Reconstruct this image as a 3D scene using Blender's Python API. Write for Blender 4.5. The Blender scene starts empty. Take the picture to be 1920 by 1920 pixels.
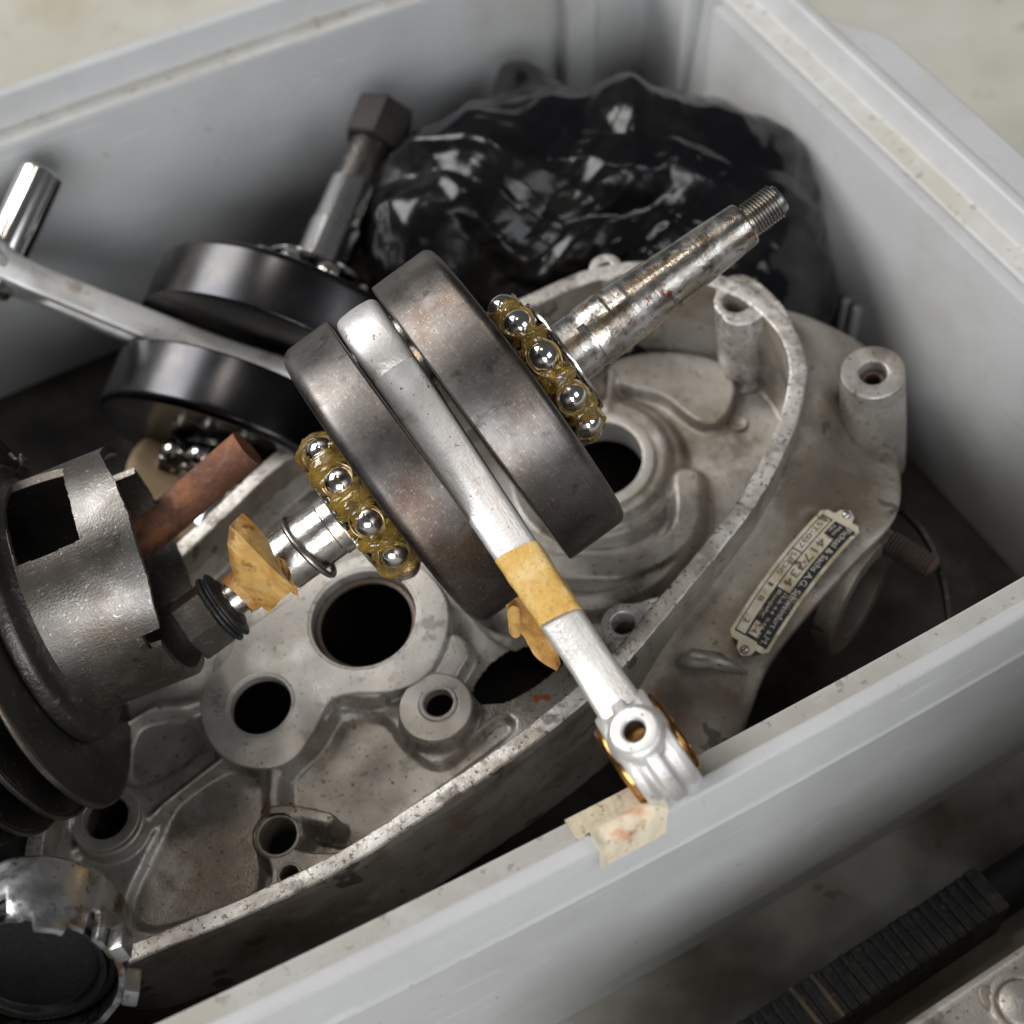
import bpy, bmesh, math, random
import numpy as np
from mathutils import Vector, Matrix, noise

random.seed(7); np.random.seed(7)
S = bpy.context.scene
COL = S.collection

# ------------------------------------------------------------------ camera
# photograph pixels are 1920 x 1920; the camera was solved from the crate's rim (three vanishing points)
F = 3320.0
CAMZ = 0.55
d3 = Vector((38, 2567, F)).normalized()                 # straight down, in camera axes (x right, y down, z forward)
d1 = Vector((9714, -4438, F)); d1 = (d1 - d3 * d1.dot(d3)).normalized()   # long side of the crate
d2 = (-d3).cross(d1)                                    # short side of the crate
RW = Matrix((d1, d2, -d3))                              # camera axes -> world axes
CAM = Vector((0, 0, CAMZ))

def ray(px, py):
    return RW @ Vector(((px - 960) / F, (py - 960) / F, 1.0))
def WD(px, py, t):                                      # pixel + distance along the optical axis
    return CAM + ray(px, py) * t
def WZ(px, py, z):                                      # pixel + height above the floor
    r = ray(px, py); return CAM + r * ((z - CAMZ) / r.z)
def WY(px, py, y):
    r = ray(px, py); return CAM + r * (y / r.y)
def WX(px, py, x):
    r = ray(px, py); return CAM + r * (x / r.x)
def cdir(x, y, z):
    return (RW @ Vector((x, y, z))).normalized()

cd = bpy.data.cameras.new('camera'); cam = bpy.data.objects.new('camera', cd); COL.objects.link(cam)
cx, cy, cz = RW @ Vector((1, 0, 0)), RW @ Vector((0, -1, 0)), RW @ Vector((0, 0, -1))
cam.matrix_world = Matrix(((cx.x, cy.x, cz.x, CAM.x), (cx.y, cy.y, cz.y, CAM.y), (cx.z, cy.z, cz.z, CAM.z), (0, 0, 0, 1)))
cd.sensor_width = 36; cd.lens = 36 * F / 1920
cd.clip_start = 0.02; cd.clip_end = 60
cd.dof.use_dof = True; cd.dof.focus_distance = 0.52; cd.dof.aperture_fstop = 8.5
S.camera = cam

# ------------------------------------------------------------------ world, lamps, exposure
w = bpy.data.worlds.new('World'); S.world = w; w.use_nodes = True
bg = w.node_tree.nodes['Background']
bg.inputs[0].default_value = (0.94, 0.97, 1.0, 1); bg.inputs[1].default_value = 0.072

def area(name, loc, target, size, size_y, power, color):
    L = bpy.data.lights.new(name, 'AREA'); L.shape = 'RECTANGLE'; L.size = size; L.size_y = size_y
    L.energy = power; L.color = color
    o = bpy.data.objects.new(name, L); COL.objects.link(o); o.location = loc
    o.rotation_euler = (Vector(target) - Vector(loc)).to_track_quat('-Z', 'Y').to_euler()
    return o
area('side_window', (-0.85, 1.55, 1.40), (0.15, 0.35, 0.1), 1.3, 1.0, 40, (1.0, 0.99, 0.97))
area('door_light', (-1.0, -1.75, 1.15), (0.15, 0.35, 0.1), 1.7, 1.2, 50, (0.97, 0.985, 1.0))
area('window_light', (0.95, -1.15, 1.55), (0.15, 0.3, 0.1), 1.0, 1.0, 9, (0.95, 0.975, 1.0))
area('ceiling_lamp', (-0.1, 0.8, 2.3), (0.15, 0.35, 0.1), 0.25, 0.25, 3.5, (1.0, 0.90, 0.78))
S.view_settings.view_transform = 'Standard'; S.view_settings.look = 'None'
S.view_settings.exposure = 0.1; S.view_settings.gamma = 1.0; S.view_settings.use_curve_mapping = False

# ------------------------------------------------------------------ materials
def mat(name, base, metallic=0.0, rough=0.5, layers=(), bumps=(), rvar=None, coat=0.0, trans=0.0, spec=0.5, ior=1.5, aniso=None, sss=0.0):
    """layers: (colour, noise scale, ramp low, ramp high, detail, amount); bumps: (scale, strength, detail)"""
    m = bpy.data.materials.new(name); m.use_nodes = True
    nt = m.node_tree; N = nt.nodes; Lk = nt.links
    p = N['Principled BSDF']
    tc = N.new('ShaderNodeTexCoord')
    co = tc.outputs['Object']
    rgb = N.new('ShaderNodeRGB'); rgb.outputs[0].default_value = (*base, 1)
    cur = rgb.outputs[0]
    rsock = None
    for i, (c, sc, lo, hi, det, amt) in enumerate(layers):
        mp = N.new('ShaderNodeMapping'); mp.inputs['Location'].default_value = (i * 3.7 + 1, i * 1.3, i * 2.1)
        if isinstance(sc, tuple):
            mp.inputs['Scale'].default_value = sc; s_ = 1.0
        else:
            s_ = sc
        Lk.new(co, mp.inputs[0])
        n = N.new('ShaderNodeTexNoise'); n.inputs['Scale'].default_value = s_; n.inputs['Detail'].default_value = det; n.inputs['Roughness'].default_value = 0.6
        Lk.new(mp.outputs[0], n.inputs['Vector'])
        mr = N.new('ShaderNodeMapRange'); mr.inputs[1].default_value = lo; mr.inputs[2].default_value = hi; mr.inputs[4].default_value = amt
        Lk.new(n.outputs['Fac'], mr.inputs[0])
        mx = N.new('ShaderNodeMix'); mx.data_type = 'RGBA'
        Lk.new(mr.outputs[0], mx.inputs[0]); Lk.new(cur, mx.inputs[6]); mx.inputs[7].default_value = (*c, 1)
        cur = mx.outputs[2]
    Lk.new(cur, p.inputs['Base Color'])
    p.inputs['Metallic'].default_value = metallic; p.inputs['Roughness'].default_value = rough
    p.inputs['Specular IOR Level'].default_value = spec; p.inputs['IOR'].default_value = ior
    p.inputs['Coat Weight'].default_value = coat; p.inputs['Coat Roughness'].default_value = 0.08
    p.inputs['Transmission Weight'].default_value = trans
    if sss: p.inputs['Subsurface Weight'].default_value = sss; p.inputs['Subsurface Radius'].default_value = (0.004, 0.002, 0.001)
    if rvar:
        sc, lo, hi = rvar
        mp = N.new('ShaderNodeMapping'); Lk.new(co, mp.inputs[0])
        if isinstance(sc, tuple): mp.inputs['Scale'].default_value = sc; s_ = 1.0
        else: s_ = sc
        n = N.new('ShaderNodeTexNoise'); n.inputs['Scale'].default_value = s_; n.inputs['Detail'].default_value = 6
        Lk.new(mp.outputs[0], n.inputs['Vector'])
        mr = N.new('ShaderNodeMapRange'); mr.inputs[1].default_value = 0.3; mr.inputs[2].default_value = 0.7; mr.inputs[3].default_value = lo; mr.inputs[4].default_value = hi
        Lk.new(n.outputs['Fac'], mr.inputs[0]); Lk.new(mr.outputs[0], p.inputs['Roughness'])
    prev = None
    for (sc, st, det) in bumps:
        mp = N.new('ShaderNodeMapping'); Lk.new(co, mp.inputs[0])
        if isinstance(sc, tuple): mp.inputs['Scale'].default_value = sc; s_ = 1.0
        else: s_ = sc
        n = N.new('ShaderNodeTexNoise'); n.inputs['Scale'].default_value = s_; n.inputs['Detail'].default_value = det
        Lk.new(mp.outputs[0], n.inputs['Vector'])
        b = N.new('ShaderNodeBump'); b.inputs['Strength'].default_value = st; b.inputs['Distance'].default_value = 0.001
        Lk.new(n.outputs['Fac'], b.inputs['Height'])
        if prev: Lk.new(prev, b.inputs['Normal'])
        prev = b.outputs[0]
    if prev: Lk.new(prev, p.inputs['Normal'])
    return m

def floor_shade(m):
    # ragged dark brown patch painting shade into the floor in front of the crate
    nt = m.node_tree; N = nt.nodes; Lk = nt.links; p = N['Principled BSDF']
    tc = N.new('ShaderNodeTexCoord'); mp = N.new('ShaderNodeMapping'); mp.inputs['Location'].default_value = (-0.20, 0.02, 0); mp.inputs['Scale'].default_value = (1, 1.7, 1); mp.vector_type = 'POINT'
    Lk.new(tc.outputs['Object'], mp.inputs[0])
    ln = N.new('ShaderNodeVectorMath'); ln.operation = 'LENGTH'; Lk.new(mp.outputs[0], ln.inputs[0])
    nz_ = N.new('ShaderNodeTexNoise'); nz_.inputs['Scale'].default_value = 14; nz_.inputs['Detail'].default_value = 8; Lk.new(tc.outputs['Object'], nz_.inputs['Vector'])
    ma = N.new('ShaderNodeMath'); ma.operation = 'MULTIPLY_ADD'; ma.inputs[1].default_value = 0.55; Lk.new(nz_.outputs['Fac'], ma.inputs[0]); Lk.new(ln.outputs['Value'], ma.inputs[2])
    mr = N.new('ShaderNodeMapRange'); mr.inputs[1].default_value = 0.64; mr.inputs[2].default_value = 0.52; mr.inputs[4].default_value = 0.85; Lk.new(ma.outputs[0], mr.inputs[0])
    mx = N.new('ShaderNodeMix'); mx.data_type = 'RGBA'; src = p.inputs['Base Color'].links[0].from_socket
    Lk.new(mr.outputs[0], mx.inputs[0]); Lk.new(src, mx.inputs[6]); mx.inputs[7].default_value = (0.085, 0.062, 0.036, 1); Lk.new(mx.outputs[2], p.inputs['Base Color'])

RUST = (0.36, 0.10, 0.025)
M = {}
M['concrete'] = mat('concrete', (0.52, 0.505, 0.435), 0, 0.75,
    [((0.45, 0.43, 0.36), 14, 0.42, 0.60, 7, 0.7), ((0.60, 0.59, 0.54), 5, 0.45, 0.60, 4, 0.8), ((0.34, 0.27, 0.17), 9, 0.56, 0.68, 8, 0.45), ((0.26, 0.14, 0.08), 16, 0.62, 0.72, 8, 0.4), ((0.22, 0.17, 0.11), 70, 0.655, 0.68, 3, 0.5)], [(220, 0.2, 6)])
floor_shade(M['concrete'])
M['plastic'] = mat('grey_plastic', (0.485, 0.49, 0.495), 0, 0.38,
    [((0.43, 0.43, 0.425), 30, 0.45, 0.66, 7, 0.5), ((0.36, 0.34, 0.30), 12, 0.53, 0.68, 8, 0.5), ((0.28, 0.25, 0.20), 190, 0.715, 0.74, 2, 0.6), ((0.60, 0.60, 0.60), (30, 900, 300), 0.62, 0.68, 3, 0.45), ((0.30, 0.29, 0.27), (500, 40, 700), 0.64, 0.70, 3, 0.4)], [(700, 0.05, 2), (40, 0.03, 2), ((60, 60, 900), 0.04, 2)], rvar=(40, 0.28, 0.50))
M['ledge'] = mat('dusty_plastic', (0.50, 0.495, 0.475), 0, 0.6,
    [((0.455, 0.435, 0.385), 22, 0.4, 0.62, 6, 0.9), ((0.58, 0.58, 0.57), 70, 0.5, 0.66, 4, 0.6), ((0.25, 0.22, 0.17), 240, 0.62, 0.68, 2, 0.6)], [(400, 0.12, 4)])
M['cast'] = mat('cast_aluminium', (0.425, 0.398, 0.36), 0.65, 0.45,
    [((0.27, 0.238, 0.198), 22, 0.44, 0.60, 9, 0.95), ((0.60, 0.58, 0.555), 50, 0.51, 0.66, 8, 0.65), ((0.13, 0.105, 0.078), 40, 0.56, 0.67, 9, 0.75),
     ((0.12, 0.095, 0.07), 300, 0.60, 0.68, 5, 0.6), ((0.06, 0.045, 0.03), 560, 0.665, 0.685, 2, 0.8), ((0.42, 0.11, 0.02), 95, 0.725, 0.74, 2, 0.9)], [(1500, 0.2, 3), (160, 0.08, 5)], rvar=(60, 0.30, 0.56))
M['castdark'] = mat('stained_cast_aluminium', (0.32, 0.288, 0.242), 0.5, 0.45,
    [((0.165, 0.138, 0.105), 26, 0.45, 0.62, 8, 0.95), ((0.46, 0.43, 0.385), 40, 0.50, 0.66, 7, 0.75), ((0.06, 0.06, 0.06), 46, 0.635, 0.65, 3, 0.75),
     ((0.10, 0.08, 0.055), 330, 0.61, 0.70, 4, 0.7), ((0.26, 0.12, 0.055), 60, 0.58, 0.70, 6, 0.55)], [(1300, 0.18, 3), (140, 0.12, 5)], rvar=(50, 0.30, 0.55))
M['machined'] = mat('machined_aluminium', (0.57, 0.54, 0.505), 0.6, 0.42,
    [((0.30, 0.265, 0.225), 60, 0.45, 0.60, 8, 0.85), ((0.76, 0.75, 0.72), 120, 0.50, 0.62, 7, 0.8), ((0.12, 0.10, 0.085), 85, 0.56, 0.63, 7, 0.75),
     ((0.08, 0.06, 0.05), 600, 0.58, 0.64, 3, 0.8)], [(1100, 0.12, 3), (260, 0.15, 5)], rvar=(90, 0.34, 0.55))
M['face'] = mat('machined_face', (0.50, 0.475, 0.44), 0.6, 0.42,
    [((0.38, 0.345, 0.30), 34, 0.44, 0.62, 8, 0.9), ((0.62, 0.605, 0.58), 70, 0.50, 0.66, 7, 0.7), ((0.20, 0.17, 0.14), 95, 0.595, 0.68, 7, 0.6), ((0.10, 0.08, 0.06), 560, 0.645, 0.67, 3, 0.7)], [(1400, 0.15, 3)], rvar=(90, 0.32, 0.52))
M['steel'] = mat('dark_steel', (0.150, 0.138, 0.130), 1.0, 0.40,
    [((0.105, 0.078, 0.062), 24, 0.45, 0.60, 8, 0.95), ((0.215, 0.203, 0.197), 34, 0.50, 0.64, 8, 0.8), ((0.115, 0.060, 0.045), 42, 0.60, 0.72, 8, 0.4), ((0.05, 0.043, 0.038), 150, 0.585, 0.68, 7, 0.6),
     ((0.40, 0.385, 0.37), 1100, 0.675, 0.70, 2, 0.4), ((0.36, 0.35, 0.34), (420, 2600, 420), 0.645, 0.69, 2, 0.45), ((0.36, 0.35, 0.34), (90, 500, 2600), 0.645, 0.70, 2, 0.45), ((0.05, 0.045, 0.04), (700, 90, 900), 0.66, 0.70, 3, 0.6)],
    [(60, 0.05, 3), (420, 0.05, 5), ((60, 60, 2500), 0.03, 2)], rvar=(60, 0.30, 0.50))
M['steel_oil'] = mat('oiled_black_steel', (0.050, 0.050, 0.054), 1.0, 0.25,
    [((0.14, 0.12, 0.10), 22, 0.5, 0.75, 5, 0.6)], [(60, 0.05, 3)], rvar=(40, 0.18, 0.34))
M['shaft'] = mat('ground_steel', (0.60, 0.58, 0.555), 1.0, 0.28,
    [((0.33, 0.295, 0.25), 80, 0.46, 0.58, 8, 0.85), ((0.74, 0.73, 0.71), 150, 0.5, 0.62, 6, 0.7), ((0.12, 0.10, 0.085), 150, 0.575, 0.64, 5, 0.75),
     ((0.30, 0.10, 0.05), 170, 0.62, 0.66, 4, 0.9), ((0.52, 0.36, 0.20), (260, 120, 14), 0.57, 0.66, 3, 0.75)], [(700, 0.12, 4), ((30, 30, 1500), 0.05, 2)], rvar=(120, 0.18, 0.42))
M['thread'] = mat('thread_steel', (0.36, 0.34, 0.32), 1.0, 0.32, [((0.16, 0.13, 0.10), 160, 0.45, 0.68, 5, 0.7)], [(600, 0.08, 3)])
M['rod'] = mat('forged_rod', (0.66, 0.65, 0.64), 0.6, 0.46,
    [((0.56, 0.535, 0.50), 36, 0.45, 0.62, 6, 0.8), ((0.74, 0.74, 0.74), 80, 0.5, 0.64, 6, 0.7), ((0.34, 0.24, 0.16), 90, 0.58, 0.68, 6, 0.6), ((0.10, 0.09, 0.08), 420, 0.69, 0.71, 2, 0.8), ((0.45, 0.43, 0.41), (2400, 300, 60), 0.60, 0.66, 2, 0.4)],
    [(1000, 0.10, 3), (150, 0.08, 4), ((1500, 1500, 60), 0.08, 2)], rvar=(70, 0.34, 0.52))
M['bronze'] = mat('oily_bronze', (0.42, 0.22, 0.07), 1.0, 0.24, [((0.14, 0.07, 0.03), 120, 0.45, 0.66, 5, 0.8), ((0.62, 0.50, 0.34), 200, 0.58, 0.7, 4, 0.6)], [(400, 0.1, 3)])
M['ball'] = mat('bearing_ball', (0.80, 0.79, 0.77), 1.0, 0.09, [((0.50, 0.42, 0.24), 260, 0.50, 0.64, 5, 0.55)], [(500, 0.02, 3)], rvar=(300, 0.07, 0.22))
M['race'] = mat('bearing_race', (0.50, 0.49, 0.47), 1.0, 0.18, [((0.25, 0.20, 0.12), 90, 0.5, 0.7, 4, 0.7)])
M['grease'] = mat('amber_grease', (0.56, 0.34, 0.05), 0, 0.10, [((0.24, 0.17, 0.05), 170, 0.44, 0.60, 5, 0.85), ((0.66, 0.42, 0.07), 240, 0.53, 0.64, 4, 0.85)], [(420, 0.5, 4)], coat=1.0, trans=0.65, ior=1.45)
M['cage'] = mat('greasy_brass_cage', (0.42, 0.28, 0.10), 0.4, 0.16, [((0.22, 0.14, 0.05), 160, 0.45, 0.62, 6, 0.9), ((0.64, 0.50, 0.24), 260, 0.52, 0.64, 4, 0.7)], [(300, 0.3, 4)], coat=1.0)
M['tape'] = mat('masking_tape', (0.60, 0.37, 0.09), 0, 0.55, [((0.46, 0.25, 0.05), 60, 0.45, 0.62, 7, 0.75), ((0.70, 0.52, 0.24), 90, 0.5, 0.64, 6, 0.75), ((0.30, 0.14, 0.03), 700, 0.56, 0.66, 2, 0.4)], [(900, 0.4, 3), ((300, 60, 60), 0.2, 2), (160, 0.25, 3)])
M['tape_old'] = mat('aged_masking_tape', (0.56, 0.33, 0.10), 0, 0.45, [((0.32, 0.13, 0.02), 60, 0.47, 0.62, 7, 0.9), ((0.70, 0.50, 0.23), 50, 0.5, 0.64, 5, 0.85), ((0.15, 0.06, 0.02), 130, 0.58, 0.66, 6, 0.7)], [(500, 0.45, 5), (160, 0.4, 3)])
M['tape_pale'] = mat('faded_masking_tape', (0.66, 0.58, 0.44), 0, 0.6, [((0.55, 0.24, 0.11), 60, 0.515, 0.60, 8, 0.75), ((0.72, 0.67, 0.48), 40, 0.5, 0.64, 5, 0.85), ((0.25, 0.12, 0.06), 300, 0.59, 0.64, 4, 0.6)], [(600, 0.4, 5), (120, 0.4, 4)])
M['bag'] = mat('black_bag_film', (0.004, 0.004, 0.005), 0, 0.2, [((0.015, 0.014, 0.012), 30, 0.5, 0.68, 6, 0.6)], [(110, 0.18, 4), (320, 0.12, 3)], rvar=(30, 0.12, 0.25), spec=0.33)
M['iron'] = mat('grey_iron', (0.125, 0.117, 0.108), 0.9, 0.40,
    [((0.125, 0.103, 0.082), 30, 0.44, 0.62, 8, 0.9), ((0.27, 0.262, 0.255), 50, 0.52, 0.68, 7, 0.6), ((0.045, 0.04, 0.036), 62, 0.60, 0.66, 7, 0.75), ((0.5, 0.49, 0.47), 800, 0.65, 0.68, 3, 0.5), ((0.32, 0.31, 0.30), (200, 2000, 200), 0.63, 0.69, 2, 0.5)],
    [(1200, 0.10, 4), (120, 0.04, 6), ((100, 100, 2400), 0.04, 2)], rvar=(70, 0.32, 0.5))
M['irondark'] = mat('sooty_iron', (0.075, 0.070, 0.064), 0.8, 0.42, [((0.05, 0.045, 0.04), 40, 0.45, 0.66, 6, 0.9), ((0.26, 0.25, 0.24), 260, 0.60, 0.72, 5, 0.7), ((0.15, 0.07, 0.035), 50, 0.6, 0.75, 5, 0.6)], [(600, 0.35, 4), (90, 0.3, 4)], rvar=(60, 0.28, 0.55))
M['rust'] = mat('rusty_steel', (0.15, 0.062, 0.034), 0.15, 0.75, [((0.27, 0.105, 0.045), 60, 0.45, 0.60, 8, 0.9), ((0.07, 0.035, 0.025), 90, 0.52, 0.62, 7, 0.85), ((0.25, 0.16, 0.12), 300, 0.58, 0.68, 5, 0.6)], [(700, 0.6, 6), (150, 0.4, 4)])
M['rustdark'] = mat('rusty_thread', (0.125, 0.105, 0.09), 0.5, 0.5, [((0.16, 0.08, 0.05), 120, 0.47, 0.64, 6, 0.7)], [(600, 0.4, 4)])
M['chrome'] = mat('scratched_chrome', (0.58, 0.59, 0.60), 1.0, 0.25, [((0.40, 0.39, 0.38), 70, 0.48, 0.62, 8, 0.7), ((0.26, 0.14, 0.04), 60, 0.59, 0.63, 6, 0.8), ((0.14, 0.13, 0.12), 300, 0.60, 0.64, 4, 0.7)], [(300, 0.12, 6), ((60, 900, 60), 0.06, 3), (60, 0.08, 3)], rvar=(120, 0.18, 0.42))
M['pinsteel'] = mat('polished_pin', (0.72, 0.71, 0.70), 1.0, 0.16, [((0.5, 0.48, 0.45), 60, 0.5, 0.7, 4, 0.6)])
M['black'] = mat('black_plastic', (0.012, 0.012, 0.013), 0, 0.45, [((0.03, 0.03, 0.03), 500, 0.6, 0.7, 3, 0.8)], [(1200, 0.3, 3)])
M['rubber'] = mat('black_rubber', (0.030, 0.031, 0.032), 0, 0.6, [((0.085, 0.083, 0.078), 120, 0.47, 0.64, 8, 0.8), ((0.16, 0.15, 0.13), 500, 0.58, 0.66, 5, 0.6)], [(900, 0.4, 5)])
M['rubber_worn'] = mat('worn_rubber', (0.20, 0.16, 0.10), 0, 0.6, [((0.06, 0.055, 0.05), 120, 0.45, 0.58, 6, 0.9)], [(900, 0.4, 5)])
M['hole'] = mat('hole_shade', (0.05, 0.035, 0.025), 0.5, 0.6, [((0.12, 0.05, 0.02), 300, 0.5, 0.65, 4, 0.7)])  # dark brown paints the shade inside the rod's small hole
M['tan'] = mat('tan_disc', (0.30, 0.22, 0.13), 0, 0.6, [((0.2, 0.14, 0.08), 40, 0.45, 0.7, 5, 0.8)], [(300, 0.2, 4)])
M['plate'] = mat('aluminium_plate', (0.72, 0.64, 0.49), 0.3, 0.38, [((0.46, 0.36, 0.21), 90, 0.47, 0.62, 8, 0.8), ((0.86, 0.83, 0.76), 140, 0.5, 0.64, 6, 0.7), ((0.09, 0.07, 0.045), 230, 0.585, 0.63, 6, 0.85)], [(700, 0.12, 3)])
M['plateink'] = mat('plate_ink', (0.018, 0.018, 0.02), 0, 0.45, [((0.22, 0.20, 0.16), 200, 0.57, 0.66, 7, 0.7)])
M['platetext'] = mat('plate_lettering', (0.66, 0.63, 0.55), 0.2, 0.45, [((0.20, 0.18, 0.14), 180, 0.56, 0.68, 6, 0.55)])
M['platestamp'] = mat('stamped_digits', (0.13, 0.11, 0.09), 0.3, 0.5, [((0.34, 0.29, 0.21), 260, 0.50, 0.68, 4, 0.6)])
M['base_shade'] = mat('crate_base_shade', (0.035, 0.028, 0.022), 0, 0.5, [((0.08, 0.06, 0.045), 30, 0.5, 0.7, 5, 0.8), ((0.015, 0.013, 0.012), 60, 0.45, 0.6, 4, 0.8)], [(200, 0.4, 4)], rvar=(40, 0.3, 0.7))  # near-black colour stands in for the shade on the crate's bottom
M['nutdark'] = mat('dark_nut', (0.010, 0.007, 0.006), 0.0, 0.7, [((0.028, 0.014, 0.011), 90, 0.5, 0.7, 5, 0.7)], [(500, 0.3, 4)])
M['straw'] = mat('straw_fleck', (0.62, 0.50, 0.28), 0, 0.6)

# ------------------------------------------------------------------ mesh helpers
class MB:
    def __init__(s): s.v = []; s.f = []
    def add(s, vs, fs, T=None):
        o = len(s.v)
        s.v += [tuple(T @ Vector(p)) for p in vs] if T else [tuple(p) for p in vs]
        s.f += [tuple(i + o for i in f) for f in fs]
        return s
    def mesh(s, name, angle=35):
        me = bpy.data.meshes.new(name); me.from_pydata(s.v, [], s.f); me.update()
        bm = bmesh.new(); bm.from_mesh(me); bmesh.ops.recalc_face_normals(bm, faces=bm.faces); bm.to_mesh(me); bm.free()
        me.shade_smooth(); me.set_sharp_from_angle(angle=math.radians(angle))
        return me
    def build(s, name, m, parent=None, angle=35):
        return link(name, s.mesh(name, angle), m, parent)

def link(name, me, m, parent=None):
    o = bpy.data.objects.new(name, me); COL.objects.link(o)
    if m is not None and not me.materials: me.materials.append(M[m])
    if parent is not None: o.parent = parent
    return o
def tag(o, label, cat=None, group=None):
    o['label'] = label
    if cat: o['category'] = cat
    if group: o['group'] = group
    return o
def empty(name, mw, label, cat, group=None):
    o = bpy.data.objects.new(name, None); COL.objects.link(o); o.matrix_world = mw
    o.empty_display_size = 0.01
    return tag(o, label, cat, group)
def frame(o, x, y, z):
    return Matrix(((x[0], y[0], z[0], o[0]), (x[1], y[1], z[1], o[1]), (x[2], y[2], z[2], o[2]), (0, 0, 0, 1)))
def frame_z(o, z, xh):
    z = Vector(z).normalized(); x = Vector(xh); x = (x - z * x.dot(z)).normalized(); y = z.cross(x)
    return frame(o, x, y, z)

def rp(pts, r, n=3):                                    # round the inner corners of a polyline
    pts = [Vector(p) for p in pts]; out = [pts[0]]
    for i in range(1, len(pts) - 1):
        a, b, c = pts[i - 1], pts[i], pts[i + 1]
        la, lc = (a - b).length, (c - b).length
        if la < 1e-9 or lc < 1e-9: out.append(b); continue
        q = min(r, la * .45, lc * .45)
        p0 = b + (a - b) / la * q; p1 = b + (c - b) / lc * q
        for k in range(n + 1):
            t = k / n; out.append(p0 * (1 - t) ** 2 + b * 2 * t * (1 - t) + p1 * t * t)
    out.append(pts[-1]); return out

def lathe(prof, segs=64, a0=0.0, a1=2 * math.pi):
    full = abs(a1 - a0 - 2 * math.pi) < 1e-6
    vs, fs = [], []; n = len(prof); cols = segs if full else segs + 1
    for j in range(cols):
        a = a0 + (a1 - a0) * j / segs
        for p in prof: vs.append((p[0] * math.cos(a), p[0] * math.sin(a), p[1]))
    for j in range(segs):
        k = (j + 1) % cols
        for i in range(n - 1):
            q = [j * n + i, k * n + i, k * n + i + 1, j * n + i + 1]
            if prof[i][0] < 1e-9: q = [q[0], q[2], q[3]]
            elif prof[i + 1][0] < 1e-9: q = [q[0], q[1], q[2]]
            fs.append(tuple(q))
    return vs, fs

def loft(rows, closed=False, cap=False):                # rows: lists of points of equal length
    vs, fs = [], []; n = len(rows[0])
    for r in rows: vs += [tuple(p) for p in r]
    for i in range(len(rows) - 1):
        for j in range(n if closed else n - 1):
            k = (j + 1) % n
            fs.append((i * n + j, i * n + k, (i + 1) * n + k, (i + 1) * n + j))
    if cap:
        fs.append(tuple(range(n))[::-1]); fs.append(tuple((len(rows) - 1) * n + j for j in range(n)))
    return vs, fs

def catmull(pts, n, closed=False):                      # smooth and resample evenly
    P = [np.array(p, float) for p in pts]; m = len(P); out = []
    segs = m if closed else m - 1
    for i in range(segs):
        if closed: a, b, c, d = P[(i - 1) % m], P[i], P[(i + 1) % m], P[(i + 2) % m]
        else: a, b, c, d = P[max(i - 1, 0)], P[i], P[i + 1], P[min(i + 2, m - 1)]
        for k in range(16):
            t = k / 16
            out.append(0.5 * ((2 * b) + (-a + c) * t + (2 * a - 5 * b + 4 * c - d) * t * t + (-a + 3 * b - 3 * c + d) * t ** 3))
    out.append(P[0] if closed else P[-1]); out = np.array(out)
    L = np.concatenate([[0], np.cumsum(np.linalg.norm(np.diff(out, axis=0), axis=1))])
    s = np.linspace(0, L[-1], n + 1 if closed else n)
    if closed: s = s[:-1]
    return np.stack([np.interp(s, L, out[:, k]) for k in range(out.shape[1])], 1)

def box(x0, x1, y0, y1, z0, z1, b=0.0):
    bm = bmesh.new(); bmesh.ops.create_cube(bm, size=1)
    for v in bm.verts: v.co = Vector(((x0 + x1) / 2 + v.co.x * (x1 - x0), (y0 + y1) / 2 + v.co.y * (y1 - y0), (z0 + z1) / 2 + v.co.z * (z1 - z0)))
    if b: bmesh.ops.bevel(bm, geom=bm.edges[:], offset=b, segments=2, affect='EDGES', profile=0.6)
    bm.verts.index_update()
    r = ([v.co.copy() for v in bm.verts], [tuple(v.index for v in f.verts) for f in bm.faces]); bm.free(); return r

def prism(loops, z0, z1, bev=0.0, res=2):               # extruded outline with holes and rounded edges
    cu = bpy.data.curves.new('outline', 'CURVE'); cu.dimensions = '2D'; cu.fill_mode = 'BOTH'
    cu.extrude = (z1 - z0) / 2 - bev; cu.bevel_depth = bev; cu.bevel_resolution = res; cu.offset = -bev
    for lp in loops:
        sp = cu.splines.new('POLY'); sp.points.add(len(lp) - 1); sp.use_cyclic_u = True
        for p, q in zip(sp.points, lp): p.co = (q[0], q[1], 0, 1)
    o = bpy.data.objects.new('outline', cu); COL.objects.link(o)
    dg = bpy.context.evaluated_depsgraph_get(); me = bpy.data.meshes.new_from_object(o.evaluated_get(dg))
    bpy.data.objects.remove(o); bpy.data.curves.remove(cu)
    vs = [(v.co.x, v.co.y, v.co.z + (z0 + z1) / 2) for v in me.vertices]; fs = [tuple(p.vertices) for p in me.polygons]
    bpy.data.meshes.remove(me); return vs, fs
def circ(x, y, r, n=48): return [(x + r * math.cos(2 * math.pi * i / n), y + r * math.sin(2 * math.pi * i / n)) for i in range(n)]

def tube(pts, r, segs=12, cap=True, closed=False):
    P = [Vector(p) for p in pts]; rows = []; n = len(P); up = Vector((0.31, 0.52, 0.8))
    for i in range(n):
        if closed: t = (P[(i + 1) % n] - P[i - 1]).normalized()
        else: t = (P[min(i + 1, n - 1)] - P[max(i - 1, 0)]).normalized()
        x = (up - t * up.dot(t)).normalized(); y = t.cross(x); up = x
        rr = r[i] if isinstance(r, (list, tuple)) else r
        rows.append([P[i] + (x * math.cos(2 * math.pi * k / segs) + y * math.sin(2 * math.pi * k / segs)) * rr for k in range(segs)])
    if closed: rows.append(rows[0])
    return loft(rows, True, cap and not closed)

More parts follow.
